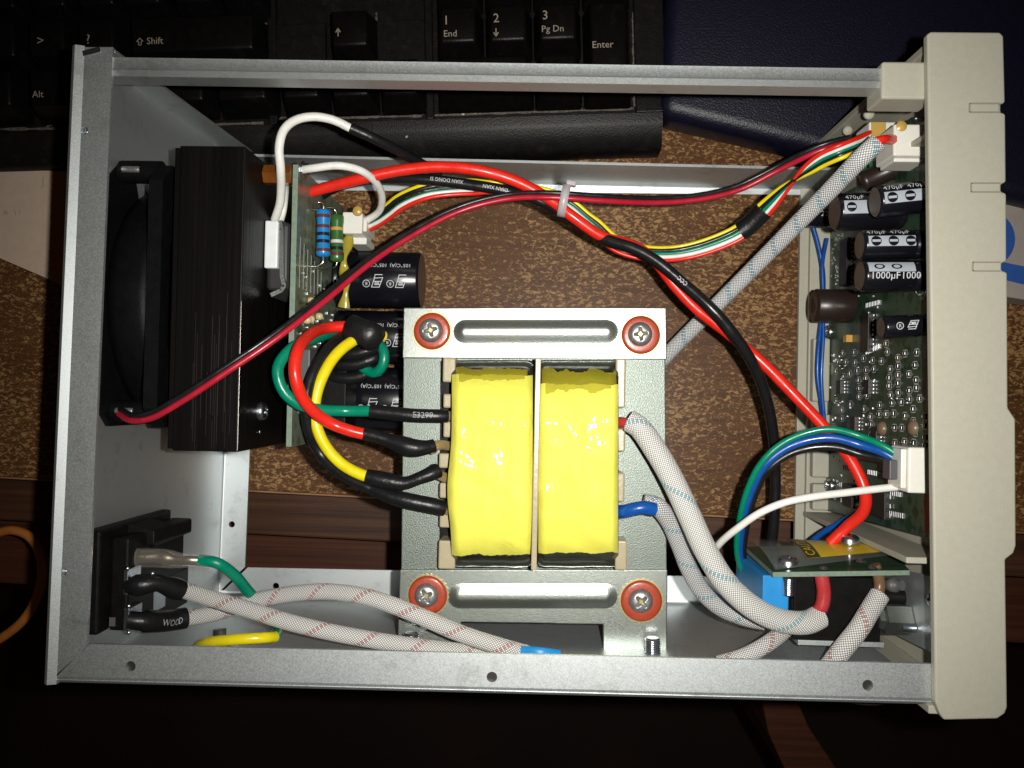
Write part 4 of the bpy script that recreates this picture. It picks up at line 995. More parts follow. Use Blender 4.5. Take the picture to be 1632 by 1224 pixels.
for px, py in ((1322, 529), (1324, 774)):
    phillips(F(px, py) + Vector((-0.2, 0, 0)), 2.6, cbd, 1.6, m='steel', axis=(-1, 0, 0.3))
for px, py, r in ((1408, 683, 2.4), (1458, 682, 2.4)):
    MB().lathe([(0, 2), (r * 0.6, 1.8), (r, 0.9), (r, 0)], F(px, py), (-1, 0, 0), 18).build('inductor', 'smd_cap', cbd)
for (px, py, r) in ((1476, 555, 3.2), (1325, 588, 2.4)):
    MB().lathe([(r, 0), (r, 0.06), (0, 0.08)], F(px, py) + Vector((-0.03, 0, 0)), (-1, 0, 0.0), 24).build('mounting_pad', 'pcb_edge', cbd)

# electrolytic capacitors on the control board: lying cans
def stripecap(pA, pB, r, txt=None, stripe=True, ang=0.35, sym='0', nsym=2, tang=-0.35, m='cap_can', tflip=False, nm='capacitor', th=1.9):
    a = Vector(pA); b = Vector(pB); o = can(a, b, r, cbd, name=nm); pth = Path([a, b], smooth=False); L = (b - a).length
    if stripe:
        v = []; f = []; n = 8
        for i in range(n + 1):
            t = ang + 0.62 * (i / n - 0.5)
            for s in (L * 0.02 + 1.5, L - 1.1):
                c, T0, U, B = pth.at(s); v.append(c + (U * math.cos(t) - B * math.sin(t)) * (r + 0.05))
        for i in range(n): f.append((2 * i, 2 * i + 1, 2 * i + 3, 2 * i + 2))
        MB().add(v, f, True).build('polarity_stripe', 'cap_silver', o)
        for k in range(nsym):
            s0 = L * (0.28 + 0.42 * k)
            n_ = 18; dv = [Vector((1.55 * math.cos(2 * math.pi * i / n_), 1.35 * math.sin(2 * math.pi * i / n_))) for i in range(n_)]
            ink(on_tube((dv, [tuple(range(n_))]), pth, r, s0, ang, lift=0.09), o, 'minus_disc', 'cap_can')
            ink(on_tube(strokes2d([(-0.7, 0, 0.7, 0)], 0.75), pth, r, s0, ang, lift=0.12), o, 'minus_sign', 'cap_silver')
    if txt: 
        for k, (s_, x_) in enumerate(txt): ink(on_tube(T_(s_, th), pth, r, x_, tang, False), o)
    return o
def capline(px0, py0, px1, py1, z0, z1): return P(px0, py0, z0), P(px1, py1, z1)
MT['brown_can'] = mat('dark_brown_can', (0.022, 0.014, 0.012), 0.35)
def cc(pxtop, py, pxbase, r, z, **k):
    """can lying out from the board towards the left; direction reversed so that lettering reads left to right"""
    b = P(pxtop, py, z); a = Vector((FX - 0.3, b.y, z - 1)); 
    # path from top (left) to base (right)
    a0, b0 = b, a; o = stripecap(b0, a0, r, **k) if False else None
    return capL(b, a, r, **k)
def capL(top, base, r, txt=None, stripe=True, ang=0.3, nsym=2, tang=-0.4, th=1.9, ovals=False):
    o = can(base, top, r, cbd); pth = Path([top, base], smooth=False); L = (base - top).length
    if stripe:
        v = []; f = []; n = 8; hw = 0.36
        for i in range(n + 1):
            t = ang + 2 * hw * (i / n - 0.5)
            for s in (1.0, L - 2.8):
                c, T0, U, B = pth.at(s); v.append(c + (U * math.cos(t) - B * math.sin(t)) * (r + 0.05))
        for i in range(n): f.append((2 * i, 2 * i + 1, 2 * i + 3, 2 * i + 2))
        MB().add(v, f, True).build('polarity_stripe', 'cap_silver', o)
        for k in range(nsym):
            s0 = 3.2 + 5.0 * k
            if s0 > L - 3: continue
            if ovals: ink(on_tube(ring2d(0, 0, 0.75, 0.35, sx=1.7), pth, r, s0 + 1, ang, lift=0.09), o, 'printed_zero', 'cap_can'); continue
            for rr0, ww0 in ((1.2, 0.62), (0.62, 0.6), (0.17, 0.34)): ink(on_tube(ring2d(0, 0, rr0, ww0), pth, r, s0, ang, lift=0.09), o, 'minus_disc', 'cap_can')
            ink(on_tube(strokes2d([(-0.85, 0, 0.85, 0)], 0.7), pth, r, s0, ang, lift=0.14), o, 'minus_sign', 'cap_silver')
    for (s_, x_) in (txt or ()): ink(on_tube(T_(s_, th), pth, r, x_, tang, False), o)
    return o
def base_at(py, z): return Vector((FX - 0.3, P(1480, py, z).y, z))
capL(P(1394, 322, 90), base_at(313, 90), 4.7, [('470µF', 1.2), ('470µF', 8.0)], ang=0.0, tang=0.52, nsym=3, th=1.6)
capL(P(1330, 338, 72), base_at(336, 72), 5.8, [('470µF', 1.6), ('16V', 9.0)], ang=0.05, tang=0.50, nsym=1, th=1.6)
capL(P(1370, 391, 84), base_at(390, 84), 4.4, [('470µF', 0.8), ('470µF', 7.6)], ang=0.12, tang=0.66, nsym=3, th=1.6)
capL(P(1370, 440, 84), base_at(440, 84), 4.7, [('1000µF', 1.4), ('1000', 10.2)], ang=0.50, tang=-0.30, nsym=2, th=2.0, ovals=True)
c5 = capL(P(1404, 522, 90), base_at(518, 90), 3.3, None, stripe=False)
pth = Path([P(1404, 522, 90), base_at(518, 90)], smooth=False)
ink(on_tube(ring2d(0, 0, 0.95, 0.2), pth, 3.4, 4.0, 0.0), c5, 'printed_mark'); ink(on_tube(shift(T_('R', 0.95), -0.35, -0.48), pth, 3.4, 4.0, 0.0), c5)
ink(on_tube(strokes2d([(x0 * 0.9, y0_ * 0.6, x1_ * 0.9, y1_ * 0.6) for x0, y0_, x1_, y1_ in LOGO], 0.2), pth, 3.4, 6.2, -0.15), c5, 'printed_logo')
c6 = can(P(1330, 345, 30), P(1272, 344, 30), 4.0, cbd); pth = Path([P(1272, 344, 31), P(1330, 345, 31)], smooth=False)
ink(on_tube(T_('16V 16V', 1.9), pth, 4.0, 1.0, 0.42), c6); ink(on_tube(T_('10µF 220A', 1.9), pth, 4.0, 0.6, -0.2), c6)
MB().lathe([(5.6, 0), (6.0, 0.5), (6.0, 13), (5.4, 13.6), (1.2, 13.6), (1.2, 13.0), (0, 13.0)], Vector((FX - 1, P(1300, 487, 34).y, 34)), (-1, 0, 0), 36).build('buzzer', 'brown_can', cbd)
# dark power resistor, green resistor near the top connector
resistor(P(1372, 292, 62), P(1434, 264, 66), 3.6, 'brown_can', [], cbd)
resistor(P(1365, 264, 70), P(1420, 245, 72), 2.3, 'r_green', [(0.25, 'b_black'), (0.45, 'b_black'), (0.65, 'b_black')], cbd, [[P(1365, 264, 70), P(1362, 270, 66)], [P(1366, 256, 74), P(1390, 247, 76), P(1412, 242, 76)]])
# connectors
def conn(px0, py0, px1, py1, z, dz_, name='connector', skirt=True):
    a = P(px0, py1, z); b = P(px1, py0, z); o = MB().box2((a.x, a.y, z - dz_), (b.x, b.y, z), 0.6, 3).build(name, 'white_nylon', cbd)
    return o, a, b
o, a, b = conn(1424, 198, 1500, 248, 88, 13)
MB().box2((a.x + 1, a.y - 1.2, 76), (b.x - 2, a.y - 0.05, 86), 0.3).build('connector_rib', 'white_nylon', o)
MB().lathe([(0, 0.5), (1.0, 0.4), (1.6, 0.0)], P(1437, 201, 88.05), (0, 0, 1), 12).build('glue_drop', 'b_gold', o)
o, a, b = conn(1385, 194, 1440, 228, 74, 11)
MB().box2((a.x + 0.5, a.y + 1, 74.05), (a.x + 5, b.y - 0.3, 74.5), 0.15).build('glue_drop', 'b_gold', o)
o, a, b = conn(1447, 714, 1500, 786, 92, 12)
MB().box2((a.x - 1.6, a.y + 1.2, 82), (a.x - 0.05, b.y - 0.6, 91), 0.3).build('connector_comb', 'white_nylon', o)
MB().box2((a.x - 4, a.y + 3.5, 84), (a.x - 1.65, b.y - 4, 89), 0.3).build('crimp_row', 'grey_pad', o)
# thin jumper loop
MB().tube(Path(pp((1458, 445, 84), (1458, 462, 84), (1466, 471, 84), (1474, 462, 84), (1476, 447, 84)), 0.6), 0.22, 6).build('jumper_wire', 'tin', cbd)
for i, y in enumerate((388, 441, 447)): MB().cyl(P(1458, y, 84), P(1482, y - 1, 84), 0.35, 8).build('lead', 'tin', cbd)

# ---------------------------------------------------------------- mains inlet
q = P(150, 925, 94); ixw = P(132, 900, 96).x
inl = thing('mains_inlet', Vector((ixw, q.y, 40)), 'black mains inlet socket with fuse drawer inside the rear panel corner', 'socket')
def Y(px, py, z): return P(px, py, z).y
MB().box2((ixw + 0.3, Y(170, 1012, 97), 52), (ixw + 6, Y(170, 846, 97), 98), 0.8).build('mounting_flange', 'black_plastic', inl)
MB().box2((ixw + 6.1, Y(200, 1006, 92), 54), (P(205, 900, 92).x, Y(200, 858, 92), 92), 0.8).build('housing', 'black_plastic', inl)
MB().box2((ixw + 6, Y(215, 872, 80), 52), (P(246, 850, 80).x, Y(215, 846, 80), 80), 0.8).build('fuse_drawer', 'black_plastic', inl)
MB().prism([P(196, 834, 82), P(246, 846, 81), P(246, 868, 81), P(230, 872, 81), P(190, 850, 82)], (0, 0, -14), 0.4).build('drawer_tab', 'black_plastic', inl)
MB().box2((P(205.5, 900, 92).x, Y(220, 990, 74), 50), (P(240, 950, 74).x, Y(220, 925, 74), 74), 0.6).build('terminal_block', 'black_plastic', inl)
for (x0, y0, x1, y1, z) in ((196, 908, 204, 948, 93.5), (196, 970, 206, 1006, 93.5), (236, 940, 246, 976, 75.5)):
    a = P(x0, y1, z); b = P(x1, y0, z); MB().box2((a.x, a.y, z - 8), (b.x, b.y, z), 0.15).build('spade_blade', 'steel', inl)
for (x, y) in ((203, 906), (243, 914), (205, 966), (205, 1008)): MB().lathe([(0, 0.5), (0.5, 0.35), (0.7, 0)], P(x, y, 94), (0, 0, 1), 10).build('contact_spot', 'steel', inl)
MB().box2((P(174, 998, 98).x, P(174, 998, 98).y, 97.9), (P(184, 984, 98).x, P(184, 984, 98).y, 98.15), 0.05).build('moulded_mark', 'grey_pad', inl)
MB().lathe([(2.2, 0), (2.0, 0.8), (0, 1.2)], P(160, 836, 84), (1, 0, 0.3), 14).build('mounting_screw', 'steel', inl)

# earth lead: clear boot, crimp, green-yellow wire
g = Path(pp((318, 893, 88), (345, 897, 88), (372, 915, 84), (395, 942, 78), (415, 965, 72), (432, 985, 72), (441, 1003, 78), (438, 1015, 86)))
ew = wire('earth_wire', g, 1.7, 'green', 'green and yellow earth wire from a clear crimp boot at the mains inlet', 'wire')
MB().tube(Path(pp((438, 1015, 86), (420, 1016.5, 90), (380, 1019, 92), (345, 1022, 90), (328, 1025, 87), (316, 1031, 80), (330, 1036, 66))), 1.65, 12).build('yellow_stripe_side', 'yellow', ew)
MB().tube(Path(pp((219, 889, 89), (262, 890, 89), (285, 893, 89), (318, 894, 88), (334, 896, 88)), 1.5), lambda u: 2.9 if u < 0.45 else 2.9 - 0.7 * min(1, (u - 0.45) / 0.18), 18, flat=0.75).build('crimp_boot', 'clear_pvc', ew)
MB().tube(Path(pp((222, 889, 89), (250, 889, 89), (270, 891, 89), (285, 893, 89), (300, 893, 89), (317, 894, 88)), 0.8), lambda u: 2.35 if u < 0.45 else (2.35 - 1.1 * (u - 0.45) / 0.15 if u < 0.6 else 1.25 + 0.5 * (u - 0.6)), 14, flat=0.7).build('crimp_terminal', 'crimp', ew)
qn = P(410, 1012, 50); MB().lathe([(5.4, 0), (5.4, 1.0), (3.4, 1.2), (3.4, 3.4), (2.0, 3.8), (2.0, 6.5), (0, 6.6)], Vector((qn.x, bl.y + 3, 84)), (0, 1, 0), 18).build('earth_stud', 'steel', ew)

# ---------------------------------------------------------------- braided sleeves
def sleeve(name, pts, r, m, label, cat='sleeved cable', flat=1.0, group=None):
    o = MB().tube(Path(pts), r, 22, flat=flat).build(name, m); return tag(o, label, cat, group)
s1 = sleeve('braided_sleeve', pp((285, 938, 82), (340, 955, 84), (400, 973, 86), (470, 994, 88), (540, 1010, 88), (620, 1024, 86), (700, 1035, 84), (790, 1044, 80)), 2.5, 'sl_red', 'red-flecked grey braided cable from the upper inlet terminal, running over its twin')
MB().tube(Path(pp((204, 934, 92), (226, 932, 92), (250, 929, 90), (270, 935, 87), (289, 941, 84))), lambda u: 2.9 + 0.35 * math.sin(u * 9) - (0.5 if u < 0.15 else 0), 16).build('heat_shrink', 'shrink', s1)
s2 = sleeve('braided_sleeve', pp((292, 986, 76), (340, 978, 76), (390, 962, 76), (450, 949, 78), (520, 943, 82), (590, 953, 86), (660, 978, 88), (730, 1008, 88), (790, 1028, 88), (840, 1042, 86)), 2.5, 'sl_red', 'red-flecked grey braided cable from the lower inlet terminal, arching past the transformer screw')
hsp = Path(pp((206, 988, 92), (225, 990, 91), (250, 990, 86), (275, 988, 80), (296, 985, 77)))
hs2 = MB().tube(hsp, lambda u: 3.3 - (0.6 if u < 0.2 else 0), 16).build('heat_shrink', 'shrink', s2)
ink(on_tube(T_('WOOD', 1.9), hsp, 3.3, 8.2, 0.15), hs2, 'printed_text', 'ink_dim')
MB().tube(Path(pp((832, 1041, 88), (860, 1043, 90), (890, 1047, 88)), 1.0), 2.2, 12, flat=0.5).build('blue_tape', 'blue_box', s2)
wl = sleeve('braided_sleeve', pp((1003, 671, 79), (1018, 680, 80), (1045, 718, 82), (1072, 765, 84), (1098, 820, 86), (1126, 880, 87), (1158, 930, 87), (1200, 968, 86), (1245, 989, 84), (1285, 992, 82), (1306, 983, 80)), 3.5, 'sl_white', 'thick white braided sleeve with blue fleck from red transformer lead to the switch')
sub('lead', Path(pp((982, 673, 76), (995, 674, 78), (1008, 678, 79))), 1.75, 'dullred', wl)
MB().tube(Path(pp((1298, 982, 80), (1309, 968, 81), (1313, 945, 81), (1309, 916, 81))), 2.1, 12).build('lead', 'dullred', wl)
gl = sleeve('braided_sleeve', pp((1026, 802, 77), (1045, 806, 77), (1064, 826, 75), (1082, 864, 72), (1098, 905, 70), (1118, 940, 68), (1148, 967, 68), (1186, 983, 70), (1220, 990, 72)), 2.9, 'sl_grey', 'thin grey braided sleeve from blue transformer lead, passing under the thick white one')
sub('lead', Path(pp((980, 817, 76), (1000, 814, 80), (1025, 809, 81), (1043, 812, 80))), 2.1, 'blue', gl)
s3 = sleeve('braided_sleeve', pp((1145, 1058, 82), (1185, 1046, 83), (1215, 1031, 82), (1242, 1012, 78), (1262, 992, 72)), 2.4, 'sl_red', 'short red-flecked braided cable dipping under the thick white sleeve near the switch')
s4 = sleeve('braided_sleeve', pp((1322, 1062, 84), (1345, 1032, 86), (1368, 1003, 86), (1385, 975, 84), (1402, 948, 82)), 2.9, 'sl_red', 'red-flecked braided sleeve over a brown lead at the switch board')
MB().tube(Path(pp((1398, 952, 81), (1402, 935, 80), (1400, 918, 80), (1394, 900, 80))), 1.7, 12).build('lead', 'brown', s4)
ds = sleeve('braided_sleeve', pp((1400, 226, 92), (1378, 246, 90), (1330, 296, 78), (1270, 357, 62), (1200, 428, 45), (1130, 498, 32), (1075, 553, 22), (1050, 580, 18)), 2.75, 'sl_diag', 'grey braided sleeve running diagonally from the top right connector under the transformer')
for i in range(2): MB().tube(Path(pp((1385, 232 - 5 * i, 91), (1405, 224 - 2 * i, 92), (1428, 219 - 5 * i + 6, 86)), 1.0), 1.1, 10).build('lead', 'red', ds)

# ---------------------------------------------------------------- thick output wires
rp_ = Path(pp((486, 309, 64), (520, 299, 66), (575, 285, 68), (635, 272, 68), (700, 266, 68), (760, 271, 68), (820, 288, 66), (875, 317, 64), (910, 343, 64), (960, 377, 62), (1010, 392, 60), (1042, 414, 58), (1075, 455, 58), (1110, 492, 58), (1160, 531, 58), (1215, 578, 60), (1270, 634, 62), (1322, 690, 66), (1360, 740, 70), (1379, 785, 72), (1376, 815, 70), (1350, 840, 66), (1323, 866, 64)))
ow = wire('output_wire', rp_, 1.85, 'red', 'thick glossy red wire sweeping across from the left board to the switch board', 'wire', seg=16)
bp2 = Path(pp((500, 318, 48), (540, 296, 54), (600, 284, 58), (660, 285, 60), (730, 292, 60), (800, 303, 60), (865, 322, 59), (915, 352, 60), (965, 381, 62), (1010, 396, 64), (1045, 415, 65), (1090, 452, 66), (1140, 498, 68), (1178, 545, 66), (1205, 590, 60), (1224, 645, 52), (1233, 700, 44), (1236, 760, 38), (1234, 830, 34), (1228, 880, 30)))
bw = wire('output_wire', bp2, 1.85, 'black', 'thick black printed wire twisting round the red output wire', 'wire', seg=16)
Lb2 = bp2.frames()[4][-1]
ink(on_tube(T_('XIAN DONG SI', 1.15), bp2, 1.85, 57, 0.35, True), bw, 'printed_text', 'ink'); ink(on_tube(T_('DIAN XIAN', 1.15), bp2, 1.85, 72, 0.2, True), bw, 'printed_text', 'ink')
ink(on_tube(T_('SHI XIAN DONG', 1.15), bp2, 1.85, 104, 0.1, True), bw, 'printed_text', 'ink'); ink(on_tube(T_('CCC', 1.3), bp2, 1.85, 140, 0.3, True), bw, 'printed_text', 'ink')

# fan twin lead
fp = Path(pp((190, 660, 93), (208, 670, 97), (240, 667, 99), (290, 640, 100), (360, 594, 99), (440, 540, 95), (520, 478, 86), (590, 420, 76), (650, 380, 70), (730, 338, 66), (810, 317, 66), (885, 315, 68), (960, 320, 66), (1050, 323, 60), (1120, 317, 58), (1180, 302, 58), (1240, 272, 62), (1310, 239, 70), (1390, 218, 72)))
tag(MB().tube(fp.offset(0.0), 0.9, 12).build('fan_wire', 'crimson'), 'thin crimson fan wire running from the fan to the top right connector', 'wire')
fpb = Path([p_ for p_ in fp.offset(-1.5).p][::6]); tag(MB().tube(fpb, 0.85, 12).build('fan_wire', 'black'), 'thin black fan wire running alongside the crimson one', 'wire')
# cable tie
c, T0, U, B = rp_.at(88)
best = min(range(0, 1000), key=lambda i: (rp_.at(rp_.frames()[4][-1] * i / 1000)[0] - P(898, 336, 64)).length) if False else None
ct = P(897, 318, 66); dirT = (P(930, 345, 64) - P(865, 305, 64)).normalized(); upv = Vector((0, 0, 1)); sidev = dirT.cross(upv).normalized()
mbt = MB(); n = 24; ring = []
for wv in (-1.3, 1.3):
    for rad in (0.0, 0.9):
        for i in range(n):
            t = 2 * math.pi * i / n; ring.append(ct + Vector((0.4, 0, -1)) + dirT * 0 + Vector((1, -0.18, 0)).normalized() * wv + Vector((0.18, 1, 0)).normalized() * math.cos(t) * (4.6 + rad) + upv * math.sin(t) * (3.9 + rad))
f_ = []
for i in range(n):
    j = (i + 1) % n
    for a_, b_ in ((0, 1), (1, 3), (3, 2), (2, 0)): f_.append((a_ * n + i, a_ * n + j, b_ * n + j, b_ * n + i))
tie = mbt.add(ring, f_, True).build('cable_tie', 'tie'); tag(tie, 'translucent white cable tie bunching the wires above the transformer', 'cable tie')
MB().box(ct + Vector((2.6, 5.0, 0.8)), (3.2, 1.6, 3.0), 0.4, Euler((0, 0, -0.2)).to_matrix()).build('tie_head', 'tie', tie)

# signal ribbon of thin wires
base = Path(pp((588, 357, 44), (610, 345, 48), (640, 322, 54), (680, 306, 56), (730, 300, 55), (790, 300, 52), (850, 306, 52), (900, 322, 52), (945, 358, 50), (985, 392, 48), (1030, 404, 48), (1080, 404, 48), (1135, 390, 50), (1185, 366, 53), (1222, 330, 58), (1262, 290, 66), (1310, 255, 74), (1345, 240, 78), (1390, 222, 72)))
cols = [('yellow', 'thin yellow wire in the signal bundle from the white board connector', -2.5), ('black', 'thin black wire between yellow and green in the signal bundle', -1.25), ('green', 'thin green wire in the signal bundle above the transformer', 0.0), ('white', 'thin white wire beside the red one in the signal bundle', 1.2), ('red', 'thin red wire at the lower edge of the signal bundle', 2.4)]
for i, (c_, lb_, of) in enumerate(cols):
    S, T1, U1, B1, A1 = base.frames(); Lq = A1[-1]; pts_ = []
    for k in range(0, len(S), 4):
        u = A1[k] / Lq; tw = 1.0 if u < 0.22 or 0.45 < u < 0.78 else 0.8
        sg = 1 if u < 0.80 else 1 - 2 * min(1, (u - 0.80) / 0.08)
        yk = -2.4 if (c_ == 'green' and u < 0.25) else 0
        pts_.append(S[k] + B1[k] * of * tw * sg * 0.95 + Vector((0, 0, 0.6 * math.sin(u * 9 + i) + 0.3 * i + yk)))
    pts_.append(S[-1]); wire('signal_wire', Path(pts_), 0.72, c_, lb_, 'wire', seg=10)
sl = base.part(0.715, 0.775); tag(MB().tube(sl, 3.3, 16, flat=0.85).build('heat_shrink_sleeve', 'shrink'), 'short black shrink sleeve round the signal bundle near the braided sleeve', 'cable sleeve')

# white leads
w1 = wire('white_lead', Path(pp((478, 271, 76), (500, 268, 78), (540, 264, 78), (575, 272, 74), (600, 292, 66), (609, 315, 58), (603, 338, 50), (580, 354, 46))), 1.25, 'white', 'white wire looping from the ring terminal to the white connector', 'wire')
w2 = wire('white_lead', Path(pp((438, 350, 72), (446, 325, 76), (448, 300, 80), (447, 265, 86), (445, 235, 88), (452, 208, 88), (470, 192, 86), (498, 186, 84), (530, 191, 82), (562, 206, 80))), 1.35, 'white', 'white thermal switch wire arching up over the far rail', 'wire')
MB().tube(Path(pp((558, 204, 80), (590, 218, 78), (630, 238, 72), (655, 252, 66), (680, 266, 60), (700, 280, 56))), 1.7, 12).build('heat_shrink', 'shrink', w2)
w3 = wire('white_lead', Path(pp((446, 354, 70), (451, 335, 72), (454, 310, 70), (455, 290, 64))), 1.2, 'white', 'short white wire stub beside the thermal switch, going behind the board', 'wire')

# ---------------------------------------------------------------- transformer secondary leads
def lead(name, pts, r, m, label, shr, rs, braidpts, txt=None, shf_=None):
    o = wire(name, Path(pts), r, m, label, 'wire', seg=16)
    sp = Path(shr); h = MB().tube(sp, rs, 18).build('heat_shrink', 'shrink', o)
    if braidpts: MB().tube(Path(braidpts, 0.8), 1.55, 14).build('braided_lead_end', 'sl_brass', o)
    if txt: ink(on_tube(T_(txt[0], 1.75), sp, rs if not callable(rs) else 2.2, txt[1], txt[2], txt[3]), h, 'printed_text', 'ink' if len(txt) < 5 else txt[4])
    return o
lead('secondary_wire', pp((604, 548, 58), (612, 562, 60), (610, 582, 60), (596, 594, 58), (560, 570, 56), (538, 536, 60), (500, 540, 74), (464, 556, 84), (443, 586, 88), (450, 620, 88), (474, 643, 86), (510, 653, 82), (550, 655, 78), (594, 655, 78)), 1.75, 'green', 'green transformer lead looping left and round the wire bundle',
     pp((590, 655, 78), (620, 658, 78), (660, 662, 78), (700, 663, 77), (712, 663, 76)), 2.15, pp((706, 663, 76), (714, 663, 75), (724, 662, 74)), ('E3299', 13.5, -0.25, False, 'ink_dim'))
lead('secondary_wire', pp((600, 572, 56), (580, 530, 60), (555, 521, 66), (520, 523, 70), (490, 537, 82), (473, 562, 90), (470, 595, 92), (480, 630, 90), (500, 656, 86), (530, 676, 82), (560, 687, 81), (586, 693, 80)), 1.85, 'red', 'thick red transformer lead curving left over the green one',
     pp((580, 691, 80), (605, 697, 80), (635, 707, 80), (660, 714, 80), (680, 713, 79), (692, 710, 78)), lambda u: 2.1 + 0.8 * max(0, math.sin((u - 0.35) * 5.5)) , pp((688, 718, 77), (692, 712, 78), (702, 709, 77), (716, 711, 74)))
lead('secondary_wire', pp((612, 536, 62), (590, 532, 66), (560, 545, 72), (535, 566, 76), (515, 598, 79), (503, 635, 80), (503, 672, 80), (517, 708, 80), (543, 738, 80), (570, 754, 80), (590, 761, 80)), 1.8, 'yellow', 'yellow transformer lead curving down from the wire bundle',
     pp((584, 759, 80), (615, 766, 80), (645, 770, 80), (670, 762, 80), (690, 754, 79), (697, 750, 78)), lambda u: 2.25 + 0.35 * math.sin(u * 7), pp((690, 744, 78), (697, 754, 77), (706, 760, 76), (718, 762, 74)))
lead('secondary_wire', pp((598, 558, 60), (570, 530, 64), (545, 538, 68), (518, 562, 76), (498, 596, 80), (488, 640, 82), (492, 682, 80), (510, 722, 76), (540, 752, 77), (575, 772, 78), (604, 783, 78)), 1.75, 'black', 'black transformer lead, lowest of the four curving from the bundle',
     pp((592, 779, 78), (625, 792, 79), (660, 800, 79), (695, 807, 78), (708, 810, 77)), lambda u: 1.8 + 0.7 * min(1, u * 2.2), pp((702, 811, 77), (712, 813, 76), (724, 814, 74)), ('06.0)', 20.5, 0.1, True))
# bundle band and coiled black shrink tubes
bd = MB().tube(Path(pp((553, 522, 70), (570, 527, 71.5), (588, 534, 71.5), (604, 545, 69)), 1.0), lambda u: 4.4 + 0.25 * math.sin(u * 11) - (0.8 if u < 0.04 or u > 0.96 else 0), 24, flat=0.5).build('bundle_band', 'shrink'); tag(bd, 'black tape band gripping the looped transformer leads', 'tape band')
for k, (a_, b_, c_, z) in enumerate((((548, 566), (570, 563), (596, 555), 60), ((540, 582), (570, 580), (598, 570), 57), ((528, 602), (565, 602), (596, 590), 54))):
    o = MB().tube(Path(pp((a_[0] - 14, a_[1] + 6, z - 6), (a_[0], a_[1], z), (b_[0], b_[1], z + 1), (c_[0], c_[1], z), (c_[0] + 6, c_[1] - 8, z - 5))), 2.2, 14).build('shrink_tube', 'shrink')
    tag(o, ('topmost', 'middle', 'lowest')[k] + ' black shrink tube of three coiled under the tape band', 'shrink tube', 'shrink tubes under the band')

# ---------------------------------------------------------------- switch board, mains switch
SZ = 84.0
pf = [P(1188, 872, 52), P(1232, 912, SZ), P(1450, 909, SZ), P(1408, 866, 52)]
ysw = sum(p.y for p in pf) / 4
swb = thing('switch_board', Vector((pf[1].x + 15, ysw, 40)), 'small green board with clear cover and yellow caution sticker by the mains switch', 'circuit board')
MB().prism([Vector((p.x, p.y, p.z)) for p in pf], (0, -1.5, 0), 0.12).build('board_core', 'pcb_edge', swb)
MB().add([p + Vector((0, 0.05, 0)) for p in pf], [(0, 1, 2, 3)]).build('board_face', 'pcb_dark', swb)
def cover(u, v):
    # u along the board, v from near edge to far edge, lifted towards the back
    near = P(1236, 908, SZ - 2).lerp(P(1425, 884, SZ - 4), u); far = P(1180, 857, 50).lerp(P(1400, 866, 50), u)
    q = near.lerp(far, v); q.y += 2.6 * math.sin(v * math.pi) * (1 - 0.5 * u); return q
MB().grid(cover, 16, 12).build('clear_cover', 'clear', swb)
tip = MB().add([cover(1, 0), cover(1, 0.5), P(1462, 886, SZ - 16)], [(0, 1, 2)], True).build('cover_corner', 'clear', swb)
MT['sticker'] = mat('yellow_sticker', (0.62, 0.46, 0.015), 0.35, 0, 0.05, 300); MT['sticker_dark'] = mat('sticker_header', (0.05, 0.035, 0.01), 0.4)
def stk(u, v): return cover(0.30 + 0.70 * u, 0.12 + 0.76 * v) + Vector((0, 0.22, 0.05))
s_o = MB().grid(stk, 10, 8).build('caution_sticker', 'sticker', swb)
MB().grid(lambda u, v: stk(u * 0.16, v) + Vector((0, 0.08, 0.03)), 3, 8).build('sticker_header', 'sticker_dark', s_o)
vf = T_('CAUTION', 0.62); vx = max(q.x for q in vf[0])
ink(([stk(0.125 - 0.105 * q.y / 0.62 , 0.06 + 0.9 * q.x / vx) + Vector((0, 0.16, 0.06)) for q in vf[0]], vf[1]), s_o, 'printed_text', 'sticker')
for px, py, z in ((1256, 890, 78), (1354, 855, 66)):
    q = P(px, py, z); q0 = Vector((q.x, q.y - 1.5, q.z)); s_ = phillips(q0, 3.2, swb, 2.2, m='steel', axis=(0, 1, 0.1), rot=0.2)
    MB().cyl(q0, q0 + Vector((0, -8, 0)), 1.5, 12).build('screw_shank', 'steel', s_)
q = P(1253, 925, 82); pr = [(1.6, 0)]; 
for i in range(9): pr += [(1.7, i * 0.6 + 0.2), (1.4, i * 0.6 + 0.5)]
MB().lathe(pr, P(1257, 921, 82), (0, -1, 0), 14, smooth=False).build('screw_thread', 'steel', swb)
for px, py in ((1312, 907), (1390, 906), (1372, 896)): MB().lathe([(0, 1.0), (0.8, 0.8), (1.6, 0)], P(px, py, 82) + Vector((0, 0.1, 0)), (0, 1, 0), 12).build('solder_joint', 'solder', swb)
a = P(1215, 972, 80); b = P(1258, 918, 80)
rl = MB().box2((a.x, a.y, 46), (b.x, b.y, 80), 0.4).build('blue_capacitor', 'blue_box', swb)
ms = thing('mains_switch', P(1335, 1018, 40), 'black boxed mains switch below the small green board', 'switch')
a = P(1264, 1020, 76); b = P(1405, 922, 76)
MB().box2((a.x, a.y, 40), (b.x, b.y, 76), 0.5).build('body', 'black_plastic', ms)
MB().box2((P(1259, 1018, 70).x - 2, P(1259, 1018, 70).y, 44), (a.x - 0.05, P(1259, 922, 70).y, 70), 0.3).build('side_plate', 'black_plastic', ms)
MB().cyl(P(1398, 950, 72), P(1440, 952, 72), 2.6, 14, 0.4).build('spring_pin', 'black_plastic', ms)
MB().lathe([(0, 0), (2.2, 0), (2.2, 3.0), (1.6, 3.0), (1.6, 5)], P(1415, 932, 72), (0.6, 0.2, 1), 14).build('pin_cap', 'grey_pad', ms)
a = P(1410, 1012, 78); b = P(1456, 970, 78)
